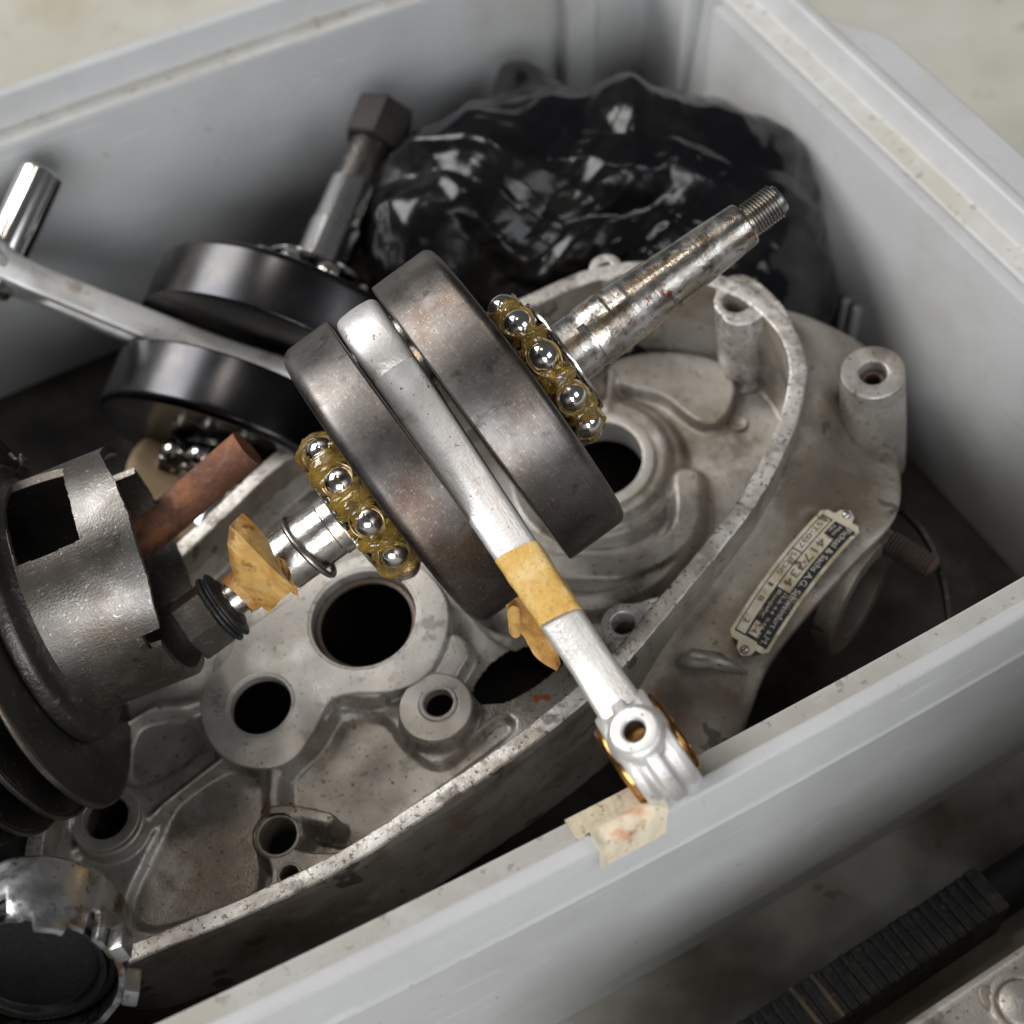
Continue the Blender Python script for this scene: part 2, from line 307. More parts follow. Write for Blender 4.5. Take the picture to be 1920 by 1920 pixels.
def nz(p, s, o=0.0): return noise.noise(Vector((p[0] * s + o, p[1] * s + o * 1.7, p[2] * s - o)))

# ------------------------------------------------------------------ floor
fl = MB(); 
fl.add([(-8, -8, 0), (8, -8, 0), (8, 8, 0), (-8, 8, 0)], [(0, 1, 2, 3)])
floor = fl.build('floor', 'concrete'); floor['kind'] = 'structure'; floor['label'] = 'stained beige concrete garage floor around the crate'

# ------------------------------------------------------------------ crate
HL = 0.12                                               # height of the rim's inner ledge
X0, X1, Y0, Y1 = -0.05, 0.361, 0.1975, 0.5270
crate = empty('plastic_crate', Matrix.Translation((0.155, 0.36, 0)), 'light grey plastic storage crate full of old engine parts', 'crate')
CO = Vector((0.155, 0.36, 0))
def crate_path():
    pts = []; R = 0.007; n = 48
    def side(a, b, nrm, bow):
        a, b = Vector(a), Vector(b)
        for i in range(n + 1):
            t = i / n; k = 1 - (2 * t - 1) ** 2
            pts.append((a.lerp(b, t) + Vector(nrm) * bow * k, Vector(nrm)))
    def corner(c, a0):
        for i in range(1, 6):
            a = a0 + i / 6 * math.pi / 2; d = Vector((math.cos(a), math.sin(a))); pts.append((Vector(c) + d * R, d))
    side((X0 + R, Y0), (X1 - R, Y0), (0, -1), 0.006); corner((X1 - R, Y0 + R), -math.pi / 2)
    side((X1, Y0 + R), (X1, Y1 - R), (1, 0), 0.0); corner((X1 - R, Y1 - R), 0)
    side((X1 - R, Y1), (X0 + R, Y1), (0, 1), 0.006); corner((X0 + R, Y1 - R), math.pi / 2)
    side((X0, Y1 - R), (X0, Y0 + R), (-1, 0), 0.0); corner((X0 + R, Y0 + R), math.pi)
    return pts
CP = crate_path()
def sweep(prof):
    rows = []
    for (d, z) in prof:
        rows.append([Vector((p.x + n.x * d, p.y + n.y * d, HL + z)) - CO for p, n in CP])
    return loft(rows, True)
inner = [(-0.006, -0.1155)] + [(-0.006 + 0.006 * k / 8, -0.1155 + 0.1135 * k / 8) for k in range(1, 9)]
MB().add(*sweep(inner)).build('inner_wall', 'plastic', crate)
rim = rp([(0, -0.002), (0.0005, 0), (0.0095, 0), (0.0115, 0.0120), (0.0165, 0.0120), (0.0182, -0.006), (0.0190, -0.0064), (0.0190, -0.0084), (0.0168, -0.0095)], 0.0012, 3)
mb = MB().add(*sweep(rim))
ro = mb.build('rim', 'plastic', crate, angle=60); ro.data.materials.append(M['ledge'])
nl = len(CP)
for pidx, p in enumerate(ro.data.polygons):
    r_ = pidx // nl
    if 2 <= r_ <= 6: p.material_index = 1
MB().add(*sweep(rp([(0.0168, -0.0095), (0.0130, -0.094), (0.0085, -0.0965), (0.0080, -0.1195), (0.0, -0.1198)], 0.002, 3))).build('outer_wall', 'plastic', crate, angle=50)
MB().add(*box(X0 + .004 - CO.x, X1 - .004 - CO.x, Y0 - .004 - CO.y, Y1 + .004 - CO.y, 0.002, 0.005)).build('base_panel', 'base_shade', crate)
# raised panel on the short wall, corner ribs, thin moulded ribs
MB().add(*box(0.3545 - CO.x, 0.3605 - CO.x, 0.199 - CO.y, 0.4700 - CO.y, 0.006, HL - .0006, 0.0012)).build('wall_panel', 'plastic', crate)
for yc, r in ((0.4905, 0.0048),):
    vs, fs = lathe(rp([(0, HL - .002), (r, HL - .002), (r, 0.006)], 0.001), 20)
    MB().add(vs, fs, Matrix.Translation((0.361 - CO.x, yc - CO.y, 0))).build('corner_rib', 'plastic', crate)
MB().add(*box(0.318 - CO.x, 0.332 - CO.x, 0.519 - CO.y, 0.531 - CO.y, 0.006, HL - .0006, 0.002)).build('corner_rib', 'plastic', crate)
for pxx, pyy in ((1592, 560), (1612, 574)):
    p = WX(pxx, pyy, 0.3545)
    MB().add(*box(0.3515 - CO.x, 0.3548 - CO.x, p.y - .0014 - CO.y, p.y + .0014 - CO.y, 0.006, p.z, 0.001)).build('moulded_rib', 'plastic', crate)
# grip flange outside the short wall
ya, yb = WZ(1560, 100, HL).y + .004, WZ(1905, 415, HL).y - .004
xo = X1 + 0.0178
g = [(xo - .003, yb), (xo + .003, yb + .001), (xo + .0125, yb + .016), (xo + .0135, yb + .024), (xo + .0135, ya - .024), (xo + .0125, ya - .016), (xo + .003, ya - .001), (xo - .003, ya)]
MB().add(*prism([catmull([(x - CO.x, y - CO.y) for x, y in g], 40, True)], HL + .0070, HL + .0112, 0.001)).build('grip_flange', 'plastic', crate)

# faded tape folded over the front rim
def thicken(vs, fs, th):
    bm = bmesh.new(); V = [bm.verts.new(v) for v in vs]
    for f in fs:
        try: bm.faces.new([V[i] for i in f])
        except ValueError: pass
    bmesh.ops.recalc_face_normals(bm, faces=bm.faces)
    bmesh.ops.solidify(bm, geom=bm.faces[:], thickness=th)
    bm.verts.index_update()
    r = ([v.co.copy() for v in bm.verts], [tuple(v.index for v in f.verts) for f in bm.faces]); bm.free(); return r
ia, ib = WZ(1062, 1546, HL).x, WZ(1222, 1468, HL).x          # along the inner edge of the ledge
oa, ob = WY(1130, 1606, Y0 - .0255).x, WY(1256, 1520, Y0 - .0255).x   # along the lower edge outside
rows = []
tp = [(0.0000, 0.0006), (0.004, 0.0009), (0.0080, 0.0022), (0.0112, 0.0128), (0.0140, 0.0140), (0.0166, 0.0136), (0.0178, 0.0108), (0.0184, 0.0080), (0.0188, 0.0050)]
tpc = catmull(tp, 30)
for i in range(37):
    t = i / 36; row = []
    for j, (d, z) in enumerate(tpc):
        q = j / 29; xs = ia + (oa - ia) * min(1, q * 1.25); xe = ib + (ob - ib) * q; x = xs + (xe - xs) * t
        k = 1 - (2 * (x - X0) / (X1 - X0) - 1) ** 2
        trim = 0.0006 * noise.noise(Vector((q * 9, 0, 1))) * (1 - t) ** 4 + 0.0007 * noise.noise(Vector((q * 8, 3, 1))) * t ** 4
        lift_ = 0.0005 * noise.noise(Vector((t * 6, q * 5, 2))) + 0.0011 * max(0, .12 - t) / .12 * (q > .2)
        if j == 29: z += .0006 * noise.noise(Vector((t * 11, 4, 5)))
        row.append(Vector((x + trim, Y0 - 0.006 * k - d - lift_ * .5, HL + z + lift_ + .0004)) - CO)
    rows.append(row)
tapeo = MB().add(*thicken(*loft(rows), 0.00025)).build('masking_tape', 'tape_pale', crate, angle=60)
tapeo['label'] = 'pale cracked strip of masking tape folded over the rim'

# ------------------------------------------------------------------ crankcase half (cast aluminium)
class Plane:
    def __init__(s, P0, Nc):
        s.N = cdir(*Nc); s.U = RW @ Vector((1, 0, 0)); s.U = (s.U - s.N * s.U.dot(s.N)).normalized(); s.V = s.N.cross(s.U); s.O = P0
        s.M = frame(P0, s.U, s.V, s.N)
    def at(s, px, py, w=0.0):
        r = ray(px, py); o = s.O + s.N * w
        P = CAM + r * ((o - CAM).dot(s.N) / r.dot(s.N)) - s.O
        return (P.dot(s.U), P.dot(s.V))
    def p3(s, px, py, w=0.0):
        u, v = s.at(px, py, w); return Vector((u, v, w))
PL = Plane(WZ(900, 1450, 0.073), (-.16, -.50, -.85))
case = empty('crankcase_half', PL.M, 'open grey cast aluminium engine crankcase half with a riveted nameplate', 'engine casing')
PXM = 0.57 / F                                           # metres per pixel on the casing, roughly

rim_px = [(295, 1053), (400, 955), (500, 860), (604, 785), (760, 680), (920, 587), (1000, 548), (1100, 505), (1200, 489), (1300, 500), (1400, 535), (1470, 590), (1505, 650), (1510, 720), (1482, 820),
          (1422, 935), (1345, 1038), (1262, 1138), (1207, 1205), (1155, 1262), (1075, 1335), (950, 1430), (800, 1530), (650, 1625), (480, 1708), (300, 1782), (190, 1822), (90, 1800), (40, 1680), (70, 1480), (140, 1300), (210, 1160)]
outer = catmull([PL.at(*p) for p in rim_px], 360, True)
def offset(loop, d):
    t = np.roll(loop, -2, 0) - np.roll(loop, 2, 0); t /= np.linalg.norm(t, axis=1)[:, None]
    nrm = np.stack([-t[:, 1], t[:, 0]], 1)
    area_ = np.sum(loop[:, 0] * np.roll(loop[:, 1], -1) - np.roll(loop[:, 0], -1) * loop[:, 1])
    return loop + nrm * d * (1 if area_ > 0 else -1)
TH = 0.0058
inn = offset(outer, TH)
WALL = -0.046
rows = []
for k, (d, z) in enumerate(rp([(0, -0.030), (-0.0006, -0.004), (0, 0), (TH, 0), (TH + 0.0008, WALL)], 0.0007, 3)):
    lp = offset(outer, d)
    row = []
    for i, q in enumerate(lp):
        n_ = 0.00022 * nz((q[0], q[1], z), 260) + 0.0001 * nz((q[0], q[1], z), 900)
        row.append((q[0] + n_, q[1] - n_, z + (0.00012 * nz((q[0], q[1], 0), 350) if z > -.001 else 0)))
    rows.append(row)
mb = MB().add(*loft([[(p[0] * 0.985, p[1] * 0.985 , -0.052) for p in rows[0]]] + rows, True))
wallo = mb.build('casing_wall', 'castdark', case, angle=50); wallo.data.materials.append(M['machined'])
nl = len(outer); 
for i, p in enumerate(wallo.data.polygons):
    if abs(p.center.z) < 0.0009: p.material_index = 1

# --- sculpted floor as one fine surface
G = 0.0006
u0, v0 = outer.min(0) - .004; u1, v1 = outer.max(0) + .004
gu = np.arange(u0, u1, G); gv = np.arange(v0, v1, G); UU, VV = np.meshgrid(gu, gv)
def sd_circle(px, py, r_px, w):
    c = PL.at(px, py, w); return np.hypot(UU - c[0], VV - c[1]) - r_px * PXM
def sd_line(pts, r_px, w, n=60):
    P = catmull([PL.at(x, y, w) for x, y in pts], n); d = np.full(UU.shape, 9.0)
    for a, b in zip(P[:-1], P[1:]):
        ab = b - a; t = np.clip(((UU - a[0]) * ab[0] + (VV - a[1]) * ab[1]) / (ab @ ab), 0, 1)
        d = np.minimum(d, np.hypot(UU - a[0] - t * ab[0], VV - a[1] - t * ab[1]))
    return d - r_px * PXM
def sd_poly(pts, w, smooth=True, n=90):
    P = catmull([PL.at(x, y, w) for x, y in pts], n, True) if smooth else np.array([PL.at(x, y, w) for x, y in pts])
    return sd_loop(P)
def sd_loop(P):
    d = np.full(UU.shape, 9.0); ins = np.zeros(UU.shape, bool)
    for a, b in zip(P, np.roll(P, -1, 0)):
        ab = b - a; t = np.clip(((UU - a[0]) * ab[0] + (VV - a[1]) * ab[1]) / (ab @ ab + 1e-15), 0, 1)
        d = np.minimum(d, np.hypot(UU - a[0] - t * ab[0], VV - a[1] - t * ab[1]))
        c = (a[1] > VV) != (b[1] > VV)
        xi = a[0] + (VV - a[1]) * ab[0] / (ab[1] if abs(ab[1]) > 1e-12 else 1e-12)
        ins ^= c & (UU < xi)
    return np.where(ins, -d, d)
def sstep(x): x = np.clip(x, 0, 1); return x * x * (3 - 2 * x)
FS = 0.74
def lift(h, sd, top, fil):                               # raise to 'top' inside, rounded shoulder of width fil
    fil *= FS; m = sstep(1 - (sd + fil * .5) / fil); return np.maximum(h, h + (top - h) * m)
def sink(h, sd, bot, fil):
    fil *= FS; m = sstep(1 - (sd + fil * .5) / fil); return np.minimum(h, h + (bot - h) * m)
LOW, BOSS, DEEP = -0.0205, -0.0135, -0.044
h = np.full(UU.shape, LOW)
h += 0.0010 * np.sin(UU * 40 + 1) * np.cos(VV * 33)
sd_in = sd_loop(inn[::3])
# crank chamber: the deep round part at the right
deep = sd_poly([(930, 600), (1100, 520), (1300, 520), (1440, 590), (1490, 700), (1450, 850), (1370, 990), (1250, 1130), (1160, 1190), (1040, 1215), (930, 1190), (850, 1060), (800, 900), (820, 700)], -0.02)
h = sink(h, deep, DEEP, 0.0060)
# bearing boss of the crank chamber
CB = (1122, 862)
cbd = sd_circle(*CB, 0, -0.036) 
h = lift(h, cbd - 178 * PXM, -0.0395, 0.006)
h = lift(h, cbd - 150 * PXM, -0.0345, 0.005)
h = lift(h, sd_line([(1290, 900), (1280, 1000), (1180, 1060), (1040, 1060)], 34, -0.038), -0.037, 0.006)
h = lift(h, sd_line([(1300, 985), (1235, 1080), (1120, 1130), (1000, 1120)], 22, -0.04), -0.0385, 0.005)
# raised pad and rib at the chamber's far side
h = lift(h, sd_poly([(1135, 700), (1160, 668), (1250, 656), (1345, 672), (1380, 720), (1360, 780), (1310, 790), (1240, 742), (1180, 725)], -0.038), -0.0385, 0.0022)
h = lift(h, sd_line([(1145, 700), (1143, 735), (1140, 770)], 9, -0.036), -0.034, 0.003)
# floor of the partition behind the flywheel, sloping face seen below it
h = lift(h, sd_line([(880, 1195), (960, 1215), (1040, 1200)], 40, -0.024), -0.0225, 0.010)
# big lobed boss round the two bores
lob = np.minimum(sd_circle(690, 1168, 152, BOSS), sd_circle(492, 1330, 116, BOSS))
lob = np.minimum(lob, sd_poly([(560, 1090), (440, 1180), (395, 1280), (500, 1440), (590, 1370), (622, 1308), (720, 1300), (700, 1150)], BOSS, True))
h = lift(h, lob, BOSS, 0.0030)
# washer boss, ring boss, small bosses
h = lift(h, np.minimum(sd_circle(816, 1325, 74, BOSS), sd_line([(800, 1290), (840, 1220)], 42, BOSS)), BOSS - 0.0008, 0.0022)
h = lift(h, sd_circle(200, 1535, 72, BOSS), -0.0150, 0.0022)
# ribs of the floor
RB = -0.0165
for pts, r in (([(420, 1420), (340, 1480), (270, 1540)], 9), ([(515, 1450), (512, 1490), (516, 1540)], 15), ([(380, 1310), (330, 1325), (290, 1330)], 13),
               ([(300, 1330), (260, 1350), (180, 1400)], 16), ([(140, 1590), (100, 1640), (70, 1690)], 10), ([(620, 1325), (600, 1370), (555, 1430), (515, 1445)], 9)):
    h = lift(h, sd_line(pts, r, RB), RB, 0.0042)
# shallow pockets
h = sink(h, sd_poly([(545, 1460), (600, 1400), (640, 1345), (720, 1350), (760, 1400), (830, 1435), (930, 1350), (960, 1370), (860, 1450), (700, 1560), (640, 1590), (560, 1540)], LOW), LOW - 0.0022, 0.0040)
h = sink(h, sd_poly([(300, 1560), (330, 1500), (420, 1440), (470, 1450), (495, 1480), (490, 1560), (490, 1640), (470, 1680), (380, 1715), (280, 1740), (240, 1700), (270, 1620)], LOW), LOW - 0.0028, 0.0045)
h = sink(h, sd_poly([(250, 1370), (300, 1345), (360, 1350), (375, 1390), (350, 1430), (280, 1470), (240, 1450)], LOW), LOW - 0.0022, 0.0040)
# pad with slotted bosses along the front wall
pad = np.minimum(sd_circle(520, 1565, 52, -0.010), sd_poly([(480, 1560), (520, 1520), (560, 1560), (700, 1590), (640, 1640), (560, 1690), (490, 1720), (480, 1690), (505, 1640)], -0.010))
h = lift(h, pad, -0.0098, 0.0024)
h = sink(h, sd_poly([(560, 1590), (600, 1560), (670, 1560), (720, 1560), (690, 1585), (620, 1598)], -0.012), -0.0200, 0.0030)
h = lift(h, sd_line([(515, 1520), (560, 1522), (615, 1534)], 15, -0.008), -0.0078, 0.0020)
# curve up to the walls
h = lift(h, -sd_in - 0.0005, -0.006, 0.0065) * 1.0
# the front pad next to the rim is higher
fine = np.array([[noise.noise(Vector((a * 500, b * 500, 0))) for a in gu[::4]] for b in gv[::4]])
fine = np.kron(fine, np.ones((4, 4)))[:h.shape[0], :h.shape[1]]
h += fine * 0.00005
holes = []                                               # (px, py, r_px, level)
def near_h(px, py, w, rr):
    c = PL.at(px, py, w); return c
HOLES = [(682, 1160, 104, BOSS), (489, 1322, 60, BOSS), (822, 1318, 28, BOSS - .0008), (198, 1532, 44, -0.0150), (521, 1567, 35, -0.0098), (543, 1640, 17, -0.0098), (CB[0], CB[1], 92, -0.0330)]
keep = sd_in < 0.002
slot = sd_poly([(890, 1290), (935, 1235), (1005, 1205), (1060, 1225), (1035, 1262), (960, 1312), (905, 1320)], LOW)
keep &= slot > 0
for (a, b, r, l) in HOLES: keep &= sd_circle(a, b, r + 3, l) > 0
ny, nx = h.shape; idx = np.arange(ny * nx).reshape(ny, nx)
fk = keep[:-1, :-1] & keep[1:, :-1] & keep[:-1, 1:] & keep[1:, 1:]
quads = np.stack([idx[:-1, :-1][fk], idx[:-1, 1:][fk], idx[1:, 1:][fk], idx[1:, :-1][fk]], 1)
used = np.unique(quads); remap = np.full(ny * nx, -1); remap[used] = np.arange(len(used)); quads = remap[quads]
co = np.stack([UU.ravel()[used], VV.ravel()[used], h.ravel()[used]], 1)
me = bpy.data.meshes.new('casing_floor'); me.vertices.add(len(co)); me.vertices.foreach_set('co', co.astype(np.float32).ravel())
me.loops.add(len(quads) * 4); me.loops.foreach_set('vertex_index', quads.astype(np.int32).ravel())
me.polygons.add(len(quads)); me.polygons.foreach_set('loop_start', np.arange(0, len(quads) * 4, 4, dtype=np.int32)); me.update(calc_edges=True); me.validate()
me.shade_smooth(); link('casing_floor', me, 'cast', case)
def bore(px, py, r_px, lev, width, depth, m='face', name='bore_ring', proud=0.0004):
    c = PL.at(px, py, lev); r = r_px * PXM
    pr = rp([(r + width, lev - .003), (r + width, lev + proud), (r, lev + proud), (r - 0.0002, lev - depth), (r + .0008, lev - depth - .0002)], 0.0005, 3)
    vs, fs = lathe(pr, 64); return MB().add(vs, fs, Matrix.Translation((c[0], c[1], 0))).build(name, m, case)
bore(682, 1160, 104, BOSS, 0.0012, 0.006); bore(489, 1322, 60, BOSS, 0.0012, 0.0035); bore(822, 1318, 28, BOSS - .0008, 0.0016, 0.004, 'cast'); bore(198, 1532, 44, -0.0150, 0.0040, 0.0035)
bore(521, 1567, 35, -0.0098, 0.0012, 0.012, 'castdark'); bore(543, 1640, 17, -0.0098, 0.0010, 0.008, 'castdark')
c = PL.at(682, 1160, BOSS)                               # rolled lip inside the large bore
vs, fs = lathe(rp([(0.0158, BOSS - .004), (0.0172, BOSS - .0035), (0.0176, BOSS - .006), (0.0164, BOSS - .0062)], .0004), 56)
MB().add(vs, fs, Matrix.Translation((c[0], c[1], 0))).build('seal_lip', 'rustdark', case)
bore(CB[0], CB[1], 92, -0.0330, 0.0042, 0.012, name='bearing_seat')
# machined face of the lobed boss and of the washer boss
fp = [(835, 1120), (838, 1190), (802, 1262), (738, 1296), (662, 1301), (624, 1312), (602, 1345), (578, 1388), (548, 1425), (500, 1441), (440, 1432), (394, 1392), (376, 1330), (386, 1280), (428, 1232), (446, 1195), (482, 1168), (540, 1128), (600, 1075), (690, 1040), (780, 1058)]
lp = catmull([PL.at(x, y, BOSS) for x, y in fp], 140, True)
hl = [circ(*PL.at(682, 1160, BOSS), (104 + .5) * PXM + .0008, 72), circ(*PL.at(489, 1322, BOSS), 60.5 * PXM + .0008, 56)]
MB().add(*prism([lp] + hl, BOSS - .001, BOSS + .0007, 0.0005)).build('machined_face', 'face', case)
lp = circ(*PL.at(816, 1325, BOSS), 70 * PXM, 64)
MB().add(*prism([lp, circ(*PL.at(822, 1318, BOSS), 28.5 * PXM + .0014, 40)], BOSS - .0018, BOSS - .0002, 0.0005)).build('machined_face', 'face', case)
lp = circ(*PL.at(198, 1534, -.015), 68 * PXM, 64)
# ears with bolt holes
def ear(px, py, r_px, hr_px, w, depth, foot):
    c = PL.at(px, py, w); r, hr = r_px * PXM, hr_px * PXM
    pr = rp([(r + foot, w - depth), (r * 1.02 + foot * .2, w - depth + foot * 1.3), (r, w), (hr + .0004, w), (hr, w - .0005), (hr, w - 0.014), (0, w - .0142)], 0.0006, 3)
    return MB().add(*lathe(pr, 48), Matrix.Translation((c[0], c[1], 0))).build('bolt_ear', 'machined', case)
ear(1381, 563, 46, 29, -0.0003, 0.043, 0.002); ear(1168, 1168, 41, 22, -0.0003, 0.034, 0.001); ear(1135, 500, 34, 14, -0.0003, 0.02, 0.0)
for pts in ([(1345, 572), (1348, 530), (1400, 515), (1470, 575), (1492, 640), (1440, 592), (1405, 606), (1365, 606)], [(1128, 1175), (1150, 1133), (1190, 1130), (1235, 1118), (1270, 1125), (1215, 1195), (1165, 1252), (1142, 1215)]):
    lp = catmull([PL.at(x, y, -.0006) for x, y in pts], 40, True)
    lp2 = [tuple(p_) for p_ in lp]
    hc, hr_ = ((PL.at(1381, 563, 0), 29 * PXM) if pts[0][0] > 1300 else (PL.at(1168, 1168, 0), 22 * PXM))
    MB().add(*prism([lp2, circ(hc[0], hc[1], hr_ + .0006)], -0.010, -0.0006, 0.0006)).build('ear_web', 'machined', case)
# dished screw marks on the chamber floor
for pxy in ((1385, 795), (1275, 715)):
    c = PL.at(*pxy, -0.0435)
    MB().add(*lathe(rp([(0.0033, -0.0445), (0.0031, -0.0426), (0.0022, -0.0426), (0.0018, -0.0434), (0, -0.0434)], .0003), 28), Matrix.Translation((c[0], c[1], 0))).build('boss_mark', 'cast', case)

# --- neck outside the chamber, carrying the nameplate
def crv(pts, n=50): return catmull([tuple(PL.p3(x, y, w_)) for x, y, w_ in pts], n)
C0 = crv([(1420, 560, -.010), (1490, 650, -.008), (1495, 740, -.008), (1455, 860, -.009), (1390, 970, -.010), (1310, 1065, -.011), (1235, 1150, -.012), (1180, 1220, -.013), (1100, 1320, -.022)])
C1 = crv([(1470, 580, -.013), (1535, 640, -.0105), (1545, 760, -.0115), (1515, 900, -.0135), (1450, 1000, -.015), (1380, 1090, -.0155), (1305, 1170, -.016), (1255, 1240, -.019), (1180, 1380, -.034)])
C2 = crv([(1530, 600, -.022), (1585, 640, -.024), (1605, 780, -.034), (1590, 925, -.0175), (1530, 1020, -.0155), (1440, 1120, -.0155), (1370, 1200, -.017), (1325, 1290, -.021), (1265, 1430, -.036)])
C3 = crv([(1580, 640, -.034), (1630, 660, -.040), (1668, 810, -.046), (1672, 948, -.0185), (1585, 1055, -.0180), (1500, 1150, -.0180), (1430, 1240, -.0205), (1390, 1330, -.025), (1350, 1440, -.038)])
C4 = crv([(1590, 660, -.044), (1650, 680, -.050), (1678, 830, -.054), (1682, 962, -.0225), (1590, 1072, -.0220), (1506, 1166, -.0220), (1442, 1252, -.0245), (1404, 1345, -.031), (1365, 1450, -.045)])
C5 = crv([(1590, 680, -.060), (1650, 700, -.060), (1680, 830, -.060), (1672, 965, -.0400), (1570, 1085, -.0380), (1490, 1180, -.0380), (1425, 1270, -.0420), (1392, 1370, -.050), (1350, 1470, -.060)])
rows = []
for k in range(25):
    t = k / 24 * 5; i = min(int(t), 4); f = t - i; L = [C0, C1, C2, C3, C4, C5]
    a, b, c_, d_ = L[max(i - 1, 0)], L[i], L[i + 1], L[min(i + 2, 5)]
    r_ = 0.5 * ((2 * b) + (-a + c_) * f + (2 * a - 5 * b + 4 * c_ - d_) * f * f + (-a + 3 * b - 3 * c_ + d_) * f ** 3)
    r_[:, 2] += np.array([0.0004 * nz(p, 90) for p in r_]); rows.append(r_)
MB().add(*loft(rows)).build('neck', 'castdark', case, angle=50)
# tall boss with a bolt hole
c = PL.at(1637, 697, -0.002); r = 61 * PXM * 1.04
pr = rp([(r * 1.12, -0.058), (r * 1.08, -0.030), (r * 1.0, -0.010), (r * .985, -0.002), (r * .55, -0.0024), (r * .43, -0.0026), (r * .42, -0.016), (0, -0.0162)], 0.0007, 3)
MB().add(*lathe(pr, 56), Matrix.Translation((c[0], c[1], 0))).build('bolt_boss', 'cast', case)
vs, fs = lathe(rp([(r * .40, -0.0075), (r * .26, -0.0072), (r * .25, -0.014), (0, -0.0142)], .0004), 32)
MB().add(vs, fs, Matrix.Translation((c[0], c[1], 0))).build('thread_insert', 'rustdark', case)
# web from the boss to the chamber wall, and cylinder spigot flange
# ridge next to the nameplate
MB().add(*tube([PL.p3(x, y, w_) for x, y, w_ in ((1270, 1245, -.018), (1300, 1235, -.0155), (1345, 1240, -.0168), (1400, 1262, -.021))], [0.0016, 0.0034, 0.0030, 0.001], 14)).build('casting_ridge', 'cast', case, angle=80)
# spigot arch under the flange
pc = PL.p3(1600, 1112, -0.042); dr = (PL.p3(1690, 1158, -0.042) - pc).normalized()
pr = rp([(0.0150, -.004), (0.0215, -.004), (0.0215, .0035), (0.0150, .0035), (0.0142, -.004), (0.0150, -.004)], .0006, 3)
MB().add(*lathe(pr, 72), frame_z(pc, dr, (0, 0, 1))).build('spigot_arch', 'castdark', case)
# threaded stud
p0, p1 = PL.p3(1640, 1000, -0.030), PL.p3(1750, 1068, -0.032)
pr = [(0, 0)]; Ls = (p1 - p0).length; nth = 13
for i in range(nth * 2 + 1):
    s_ = Ls * (.25 + .75 * i / (nth * 2)); pr.append((0.0046 if i % 2 else 0.0037, s_))
pr = [(0, 0), (0.0042, 0.0)] + pr[1:] + [(0.003, Ls + .0005), (0, Ls + .0005)]
MB().add(*lathe(pr, 28), frame_z(p0, p1 - p0, (0, 0, 1))).build('threaded_stud', 'rustdark', case)

# --- nameplate, bent over the neck
q = [PL.p3(1545, 955, -.0135), PL.p3(1617, 995, -.0155), PL.p3(1437, 1234, -.0170), PL.p3(1365, 1192, -.0145)]  # start-bottom, start-top, end-top, end-bottom
def plate_pt(a, b, lift_=0.0):                           # a along the writing 0..1, b from bottom 0 to top 1
    p = (q[0] * (1 - a) + q[3] * a) * (1 - b) + (q[1] * (1 - a) + q[2] * a) * b
    bend = 4 * a * (1 - a)
    side = (q[0] - q[1]).normalized()
    return p + Vector((0, 0, 1)) * (0.0016 * bend + lift_ + 0.0006) + side * 0.0012 * bend
PLW, PLH = (q[0] - q[3]).length, (q[0] - q[1]).length
def on_plate(vs, lift0=0.0): return [plate_pt(x / PLW, y / PLH, z + lift0) for x, y, z in vs]
def plate_rect(x0, x1, y0, y1, z0, z1, nseg=24):
    rows = []
    for i in range(nseg + 1):
        x = x0 + (x1 - x0) * i / nseg
        rows.append([(x, y0, z0), (x, y0, z1), (x, y1, z1), (x, y1, z0)])
    vs, fs = loft(rows, True, True); return on_plate(vs), fs
plate = None
rows = []; e = 0.0016
W_, H_ = PLW, PLH
outl = []
mid = H_ * .5; tabw = H_ * .22; tabl = H_ * .26
outl = [(e, 0), (W_ - e, 0), (W_, e), (W_, mid - tabw), (W_ + tabl * .6, mid - tabw * .8), (W_ + tabl, mid), (W_ + tabl * .6, mid + tabw * .8), (W_, mid + tabw), (W_, H_ - e), (W_ - e, H_), (e, H_), (0, H_ - e),
        (0, mid + tabw), (-tabl * .6, mid + tabw * .8), (-tabl, mid), (-tabl * .6, mid - tabw * .8), (0, mid - tabw), (0, e)]
dense = []
for p, p2 in zip(outl, outl[1:] + outl[:1]):
    n = max(1, int(math.hypot(p2[0] - p[0], p2[1] - p[1]) / .002))
    dense += [(p[0] + (p2[0] - p[0]) * k / n, p[1] + (p2[1] - p[1]) * k / n) for k in range(n)]
bm = bmesh.new()
bv = [bm.verts.new((x, y, 0)) for x, y in dense]; bm.faces.new(bv)
for x in np.arange(0.002, W_, .0025):
    bmesh.ops.bisect_plane(bm, geom=bm.verts[:] + bm.edges[:] + bm.faces[:], plane_co=(x, 0, 0), plane_no=(1, 0, 0))
r_ = bmesh.ops.extrude_face_region(bm, geom=bm.faces[:])
for v in r_['geom']:
    if isinstance(v, bmesh.types.BMVert): v.co.z = 0.0007
bm.verts.index_update()
vs = on_plate([tuple(v.co) for v in bm.verts]); fs = [tuple(v.index for v in f.verts) for f in bm.faces]; bm.free()
plate = MB().add(vs, fs).build('nameplate', 'plate', case); plate['label'] = 'bent metal nameplate with black print, serial number and two rivets'
ink = MB()
bd = H_ * 0.075
def R(x0, x1, y0, y1, m=ink, z=0.0008): m.add(*plate_rect(x0 * W_, x1 * W_, y0 * H_, y1 * H_, 0.0005, z))
R(.045, .965, .675, .925)                                # black maker's band
R(.045, .155, .42, .675); R(.60, .955, .36, .675)        # black boxes either side of the serial number
lw = .016
R(.045, .955, .335, .36)                                 # rule under the number
R(.045, .955, .085, .105); R(.045, .055, .105, .36); R(.948, .958, .085, .36)
R(.335, .343, .105, .335)
ink.build('ink', 'plateink', plate)
wht = MB(); R(.845, .935, .39, .60, wht, 0.0010); wht.build('clear_field', 'plate', plate)
